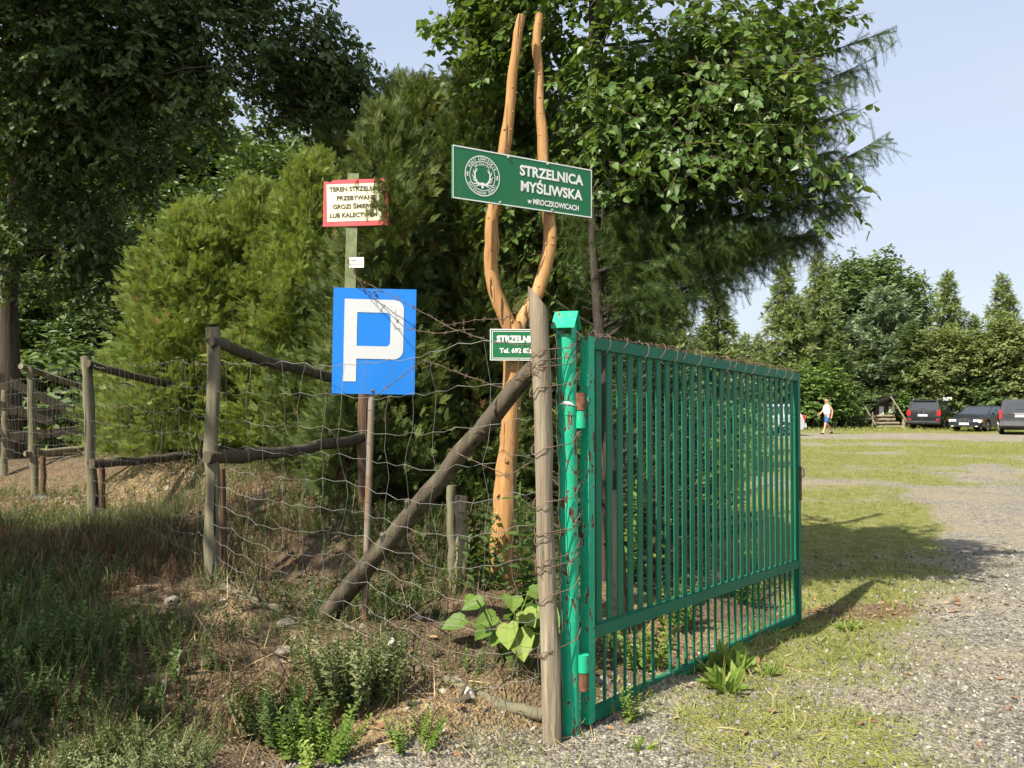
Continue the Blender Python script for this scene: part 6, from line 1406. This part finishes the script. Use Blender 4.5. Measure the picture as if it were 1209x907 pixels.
    for n0, x0, x1, y0, y1, r0, r1 in ((26000, -1.6, 3.2, 2.7, 5.2, .004, .013), (14000, 1.0, 6.5, 5.2, 9.5, .006, .016)):
        x, y = region(rng, n0, x0, x1, y0, y1, lambda x, y: (1 - .75 * moss(x, y)) * (1 - sstep(zone(x, y), -.05, .22))); n = len(x); r = r0 + (r1 - r0) * rng.rand(n) ** 2.2 * np.where(rng.rand(n) < .04, 1.9, 1.0)
        P.append((tp, on_ground(x, y, .001), rng.randn(n, 3), rng.randn(n, 3), np.stack([r * rng.uniform(.8, 1.5, n), r, r * rng.uniform(.4, .8, n)], 1), rng.rand(n)))
    stuff('gravel', P, 'pebble')
    # fallen leaves and bark bits
    f = lambda x, y: np.clip(1.0 * g2(x, y, 2.75, 6.75, .8, .32) + .10 * g2(x, y, 1.2, 4.6, 1.0, .8) + .10 * g2(x, y, -.5, 4.4, 1.2, .6) + .25 * g2(x, y, .9, 5.6, .5, .5), 0, 1)
    x, y = region(rng, 6500, -2.5, 4.5, 3.4, 8, f); n = len(x)
    stuff('fallen_leaves', [(T_LEAF, on_ground(x, y, .012), norm(rng.randn(n, 3) * np.array([1, 1, .25])), rng.randn(n, 3) * .5 + np.array([0, 0, 1.0]), rng.uniform(.02, .055, n), rng.rand(n))], 'litter')
cover()

# single plants one can point at
def plant(name, label, cat, base, tems, mat, group=None, seed=1):
    """tems: list of (Tem, n, spread, lean, smin, smax, rmin, rmax)"""
    rng = rs(seed); parts = []
    for tm, n, sp, lean, s0, s1, r0, r1 in tems:
        a = rng.rand(n) * 6.283; rr = np.sqrt(rng.rand(n)) * sp; p = np.stack([rr * np.cos(a), rr * np.sin(a), np.full(n, -.01)], 1)
        d = norm(np.stack([np.cos(a) * rr / max(sp, .01) * lean + rng.randn(n) * .12, np.sin(a) * rr / max(sp, .01) * lean + rng.randn(n) * .12, np.ones(n)], 1))
        parts.append((tm, p, d, rng.randn(n, 3), rng.uniform(s0, s1, n), rng.uniform(r0, r1, n)))
    return tag(np_object(name, parts, M[mat], None, base), label, cat, group)
def big_leaf():
    b = gnd(603, 765, 4.62); t = thing('broad_leaved_plant', 'bright plant with broad heart-shaped leaves at the foot of the orange trunk', 'plant', b)
    T_BIG = leaf_tem([(0, 0), (-.10, .16), (.05, .36), (.35, .42), (.7, .26), (1, 0)], .10, -.18)
    rng = rs(4); lv = [(548, 740, .16), (570, 718, .15), (585, 735, .15), (605, 712, .16), (600, 745, .18), (618, 730, .17), (612, 752, .22), (632, 735, .17), (590, 755, .15), (640, 722, .15), (625, 705, .14), (575, 750, .13), (606, 770, .18), (648, 740, .15), (560, 712, .10), (622, 760, .15)]
    m = MB(); P = []; D = []; Nn = []; S = []; Rn = []
    for px, py, s in lv:
        p = at(px, py - 8, 4.62 + rng.uniform(-.15, .12)) - b; o = Vector((rng.uniform(-.05, .05), rng.uniform(-.04, .04), 0))
        m.tube([o, o.lerp(p, .6) + Vector((0, 0, .03)), p], [.006, .005, .004], 5); P.append(p); out = Vector((p.x, p.y - .12, 0)).normalized(); D.append(out + Vector((0, -.1, -.7 if s > .17 else -.25))); Nn.append((rng.uniform(-.5, .2), rng.uniform(-1, -.4), .8)); S.append(s); Rn.append(.95 if (px, py) in ((612, 752), (600, 745), (640, 722), (618, 730)) else rng.uniform(.1, .6))
    m.build('stems', M['bright_leaf'], t); np_object('leaves', [(T_BIG, P, D, Nn, np.array(S) * .85, np.array(Rn) * .8)], M['bright_leaf'], t)  # leaf tones lowered to put partial shade into the colour
big_leaf()
T_BUSH = herb_tem(21, 34, .13, .45, .75)
def plants():
    g = 'small leafy weeds along the fence and gate'
    T_DAND = leaf_tem([(0, 0), (.2, .05), (.3, .12), (.4, .07), (.55, .15), (.65, .09), (.8, .16), (1, 0)], .2, -.35)
    def dand(px, py, Y, n, s, label, seed): plant('dandelion', label, 'plant', gnd(px, py, Y), [(T_DAND, n, .03, 1.1, s * .7, s * 1.2, .2, .9)], 'bright_leaf', g, seed)
    dand(866, 786, 5.12, 26, .17, 'dandelion rosette touching the gate bottom rail, the larger upper one', 1); dand(858, 822, 4.62, 24, .14, 'dandelion rosette in front of the gate, the nearer of the two big ones', 2); dand(909, 790, 5.05, 14, .08, 'small dandelion right of the two big rosettes', 3)
    dand(755, 885, 3.9, 10, .07, 'tiny dandelion at the bottom edge in front of the gate', 4); dand(842, 790, 5.1, 10, .11, 'small dandelion just left of the big rosette at the gate rail', 5); dand(1000, 728, 6.3, 12, .10, 'small dandelion beyond the end of the gate on the leaf litter', 6)
    plant('leafy_weed', 'small upright leafy weed at the near corner of the gate', 'plant', gnd(748, 848, 4.28), [(T_DENSE, 7, .05, .3, .12, .2, .2, .7)], 'bright_leaf', g, 7)
    plant('nettle_clump', 'bright green leafy clump at the gravel edge below the bank', 'plant', gnd(372, 888, 3.78), [(T_DENSE, 34, .13, .5, .14, .27, .2, .9)], 'bright_leaf', g, 8)
    plant('nettle_clump', 'small green clump at the gravel edge left of the fallen branch', 'plant', gnd(487, 890, 3.85), [(T_DENSE, 18, .09, .5, .10, .2, .1, .7)], 'bright_leaf', g, 9)
    plant('nettle_clump', 'low green clump in dry grass in front of the grey post', 'plant', gnd(583, 878, 3.9), [(T_FINE, 40, .17, .6, .08, .18, .4, 1)], 'grey_herb', g, 10)
    plant('feathery_bush', 'rounded grey-green feathery bush at the bottom left', 'shrub', gnd(160, 905, 3.35), [(T_BUSH, 330, .17, 1.0, .14, .27, .3, 1)], 'grey_herb', None, 11)
    plant('feathery_bush', 'tall feathery weed at the foot of the parking sign pole', 'shrub', gnd(425, 822, 4.2), [(T_BUSH, 110, .15, .5, .16, .40, .2, .9)], 'grey_herb', None, 12)
    plant('feathery_bush', 'feathery dark weed on the bank left of the bright leafy clump', 'shrub', gnd(335, 835, 4.0), [(T_BUSH, 90, .13, .6, .14, .32, 0, .7)], 'herb', None, 13)
    plant('leafy_weed', 'leafy climber with round leaves behind the wire beside the grey post', 'plant', gnd(632, 690, 4.9), [(herb_tem(9, 12, .13, .2, 1.3), 9, .12, .25, .6, 1.0, .0, .5)], 'linden_leaf', g, 14)
    plant('leafy_weed', 'thin pale weed against the orange trunk', 'plant', gnd(568, 690, 5.35), [(T_HERB, 20, .15, .3, .3, .6, .3, .9)], 'herb', g, 15)
    rng = rs(5)
    for k, (px, py, Y, lab) in enumerate(((835, 600, 11.5, 'light leafy sapling seen through the right half of the gate slats'), (725, 545, 7.0, 'pale-leaved sapling seen through the slats near the hinge'), (760, 790, 5.0, 'leafy weed behind the low grille near the hinge'), (800, 740, 5.9, 'leafy weed behind the low grille at mid gate'), (880, 700, 7.0, 'leafy weed behind the low grille near the far end'))):
        b = gnd(px, py, Y); hh = (1.35, 1.5, .4, .38, .35)[k]
        plant('sapling' if k < 2 else 'leafy_weed', lab, 'plant', b, [(T_HERB if k != 1 else herb_tem(11, 12, .10, .4), (16, 7, 12, 14, 14)[k], .3 if k < 2 else .09, .5, hh * .5, hh, .2, 1)], 'bright_leaf' if k < 3 else 'shrub_leaf', g, 30 + k)
plants()
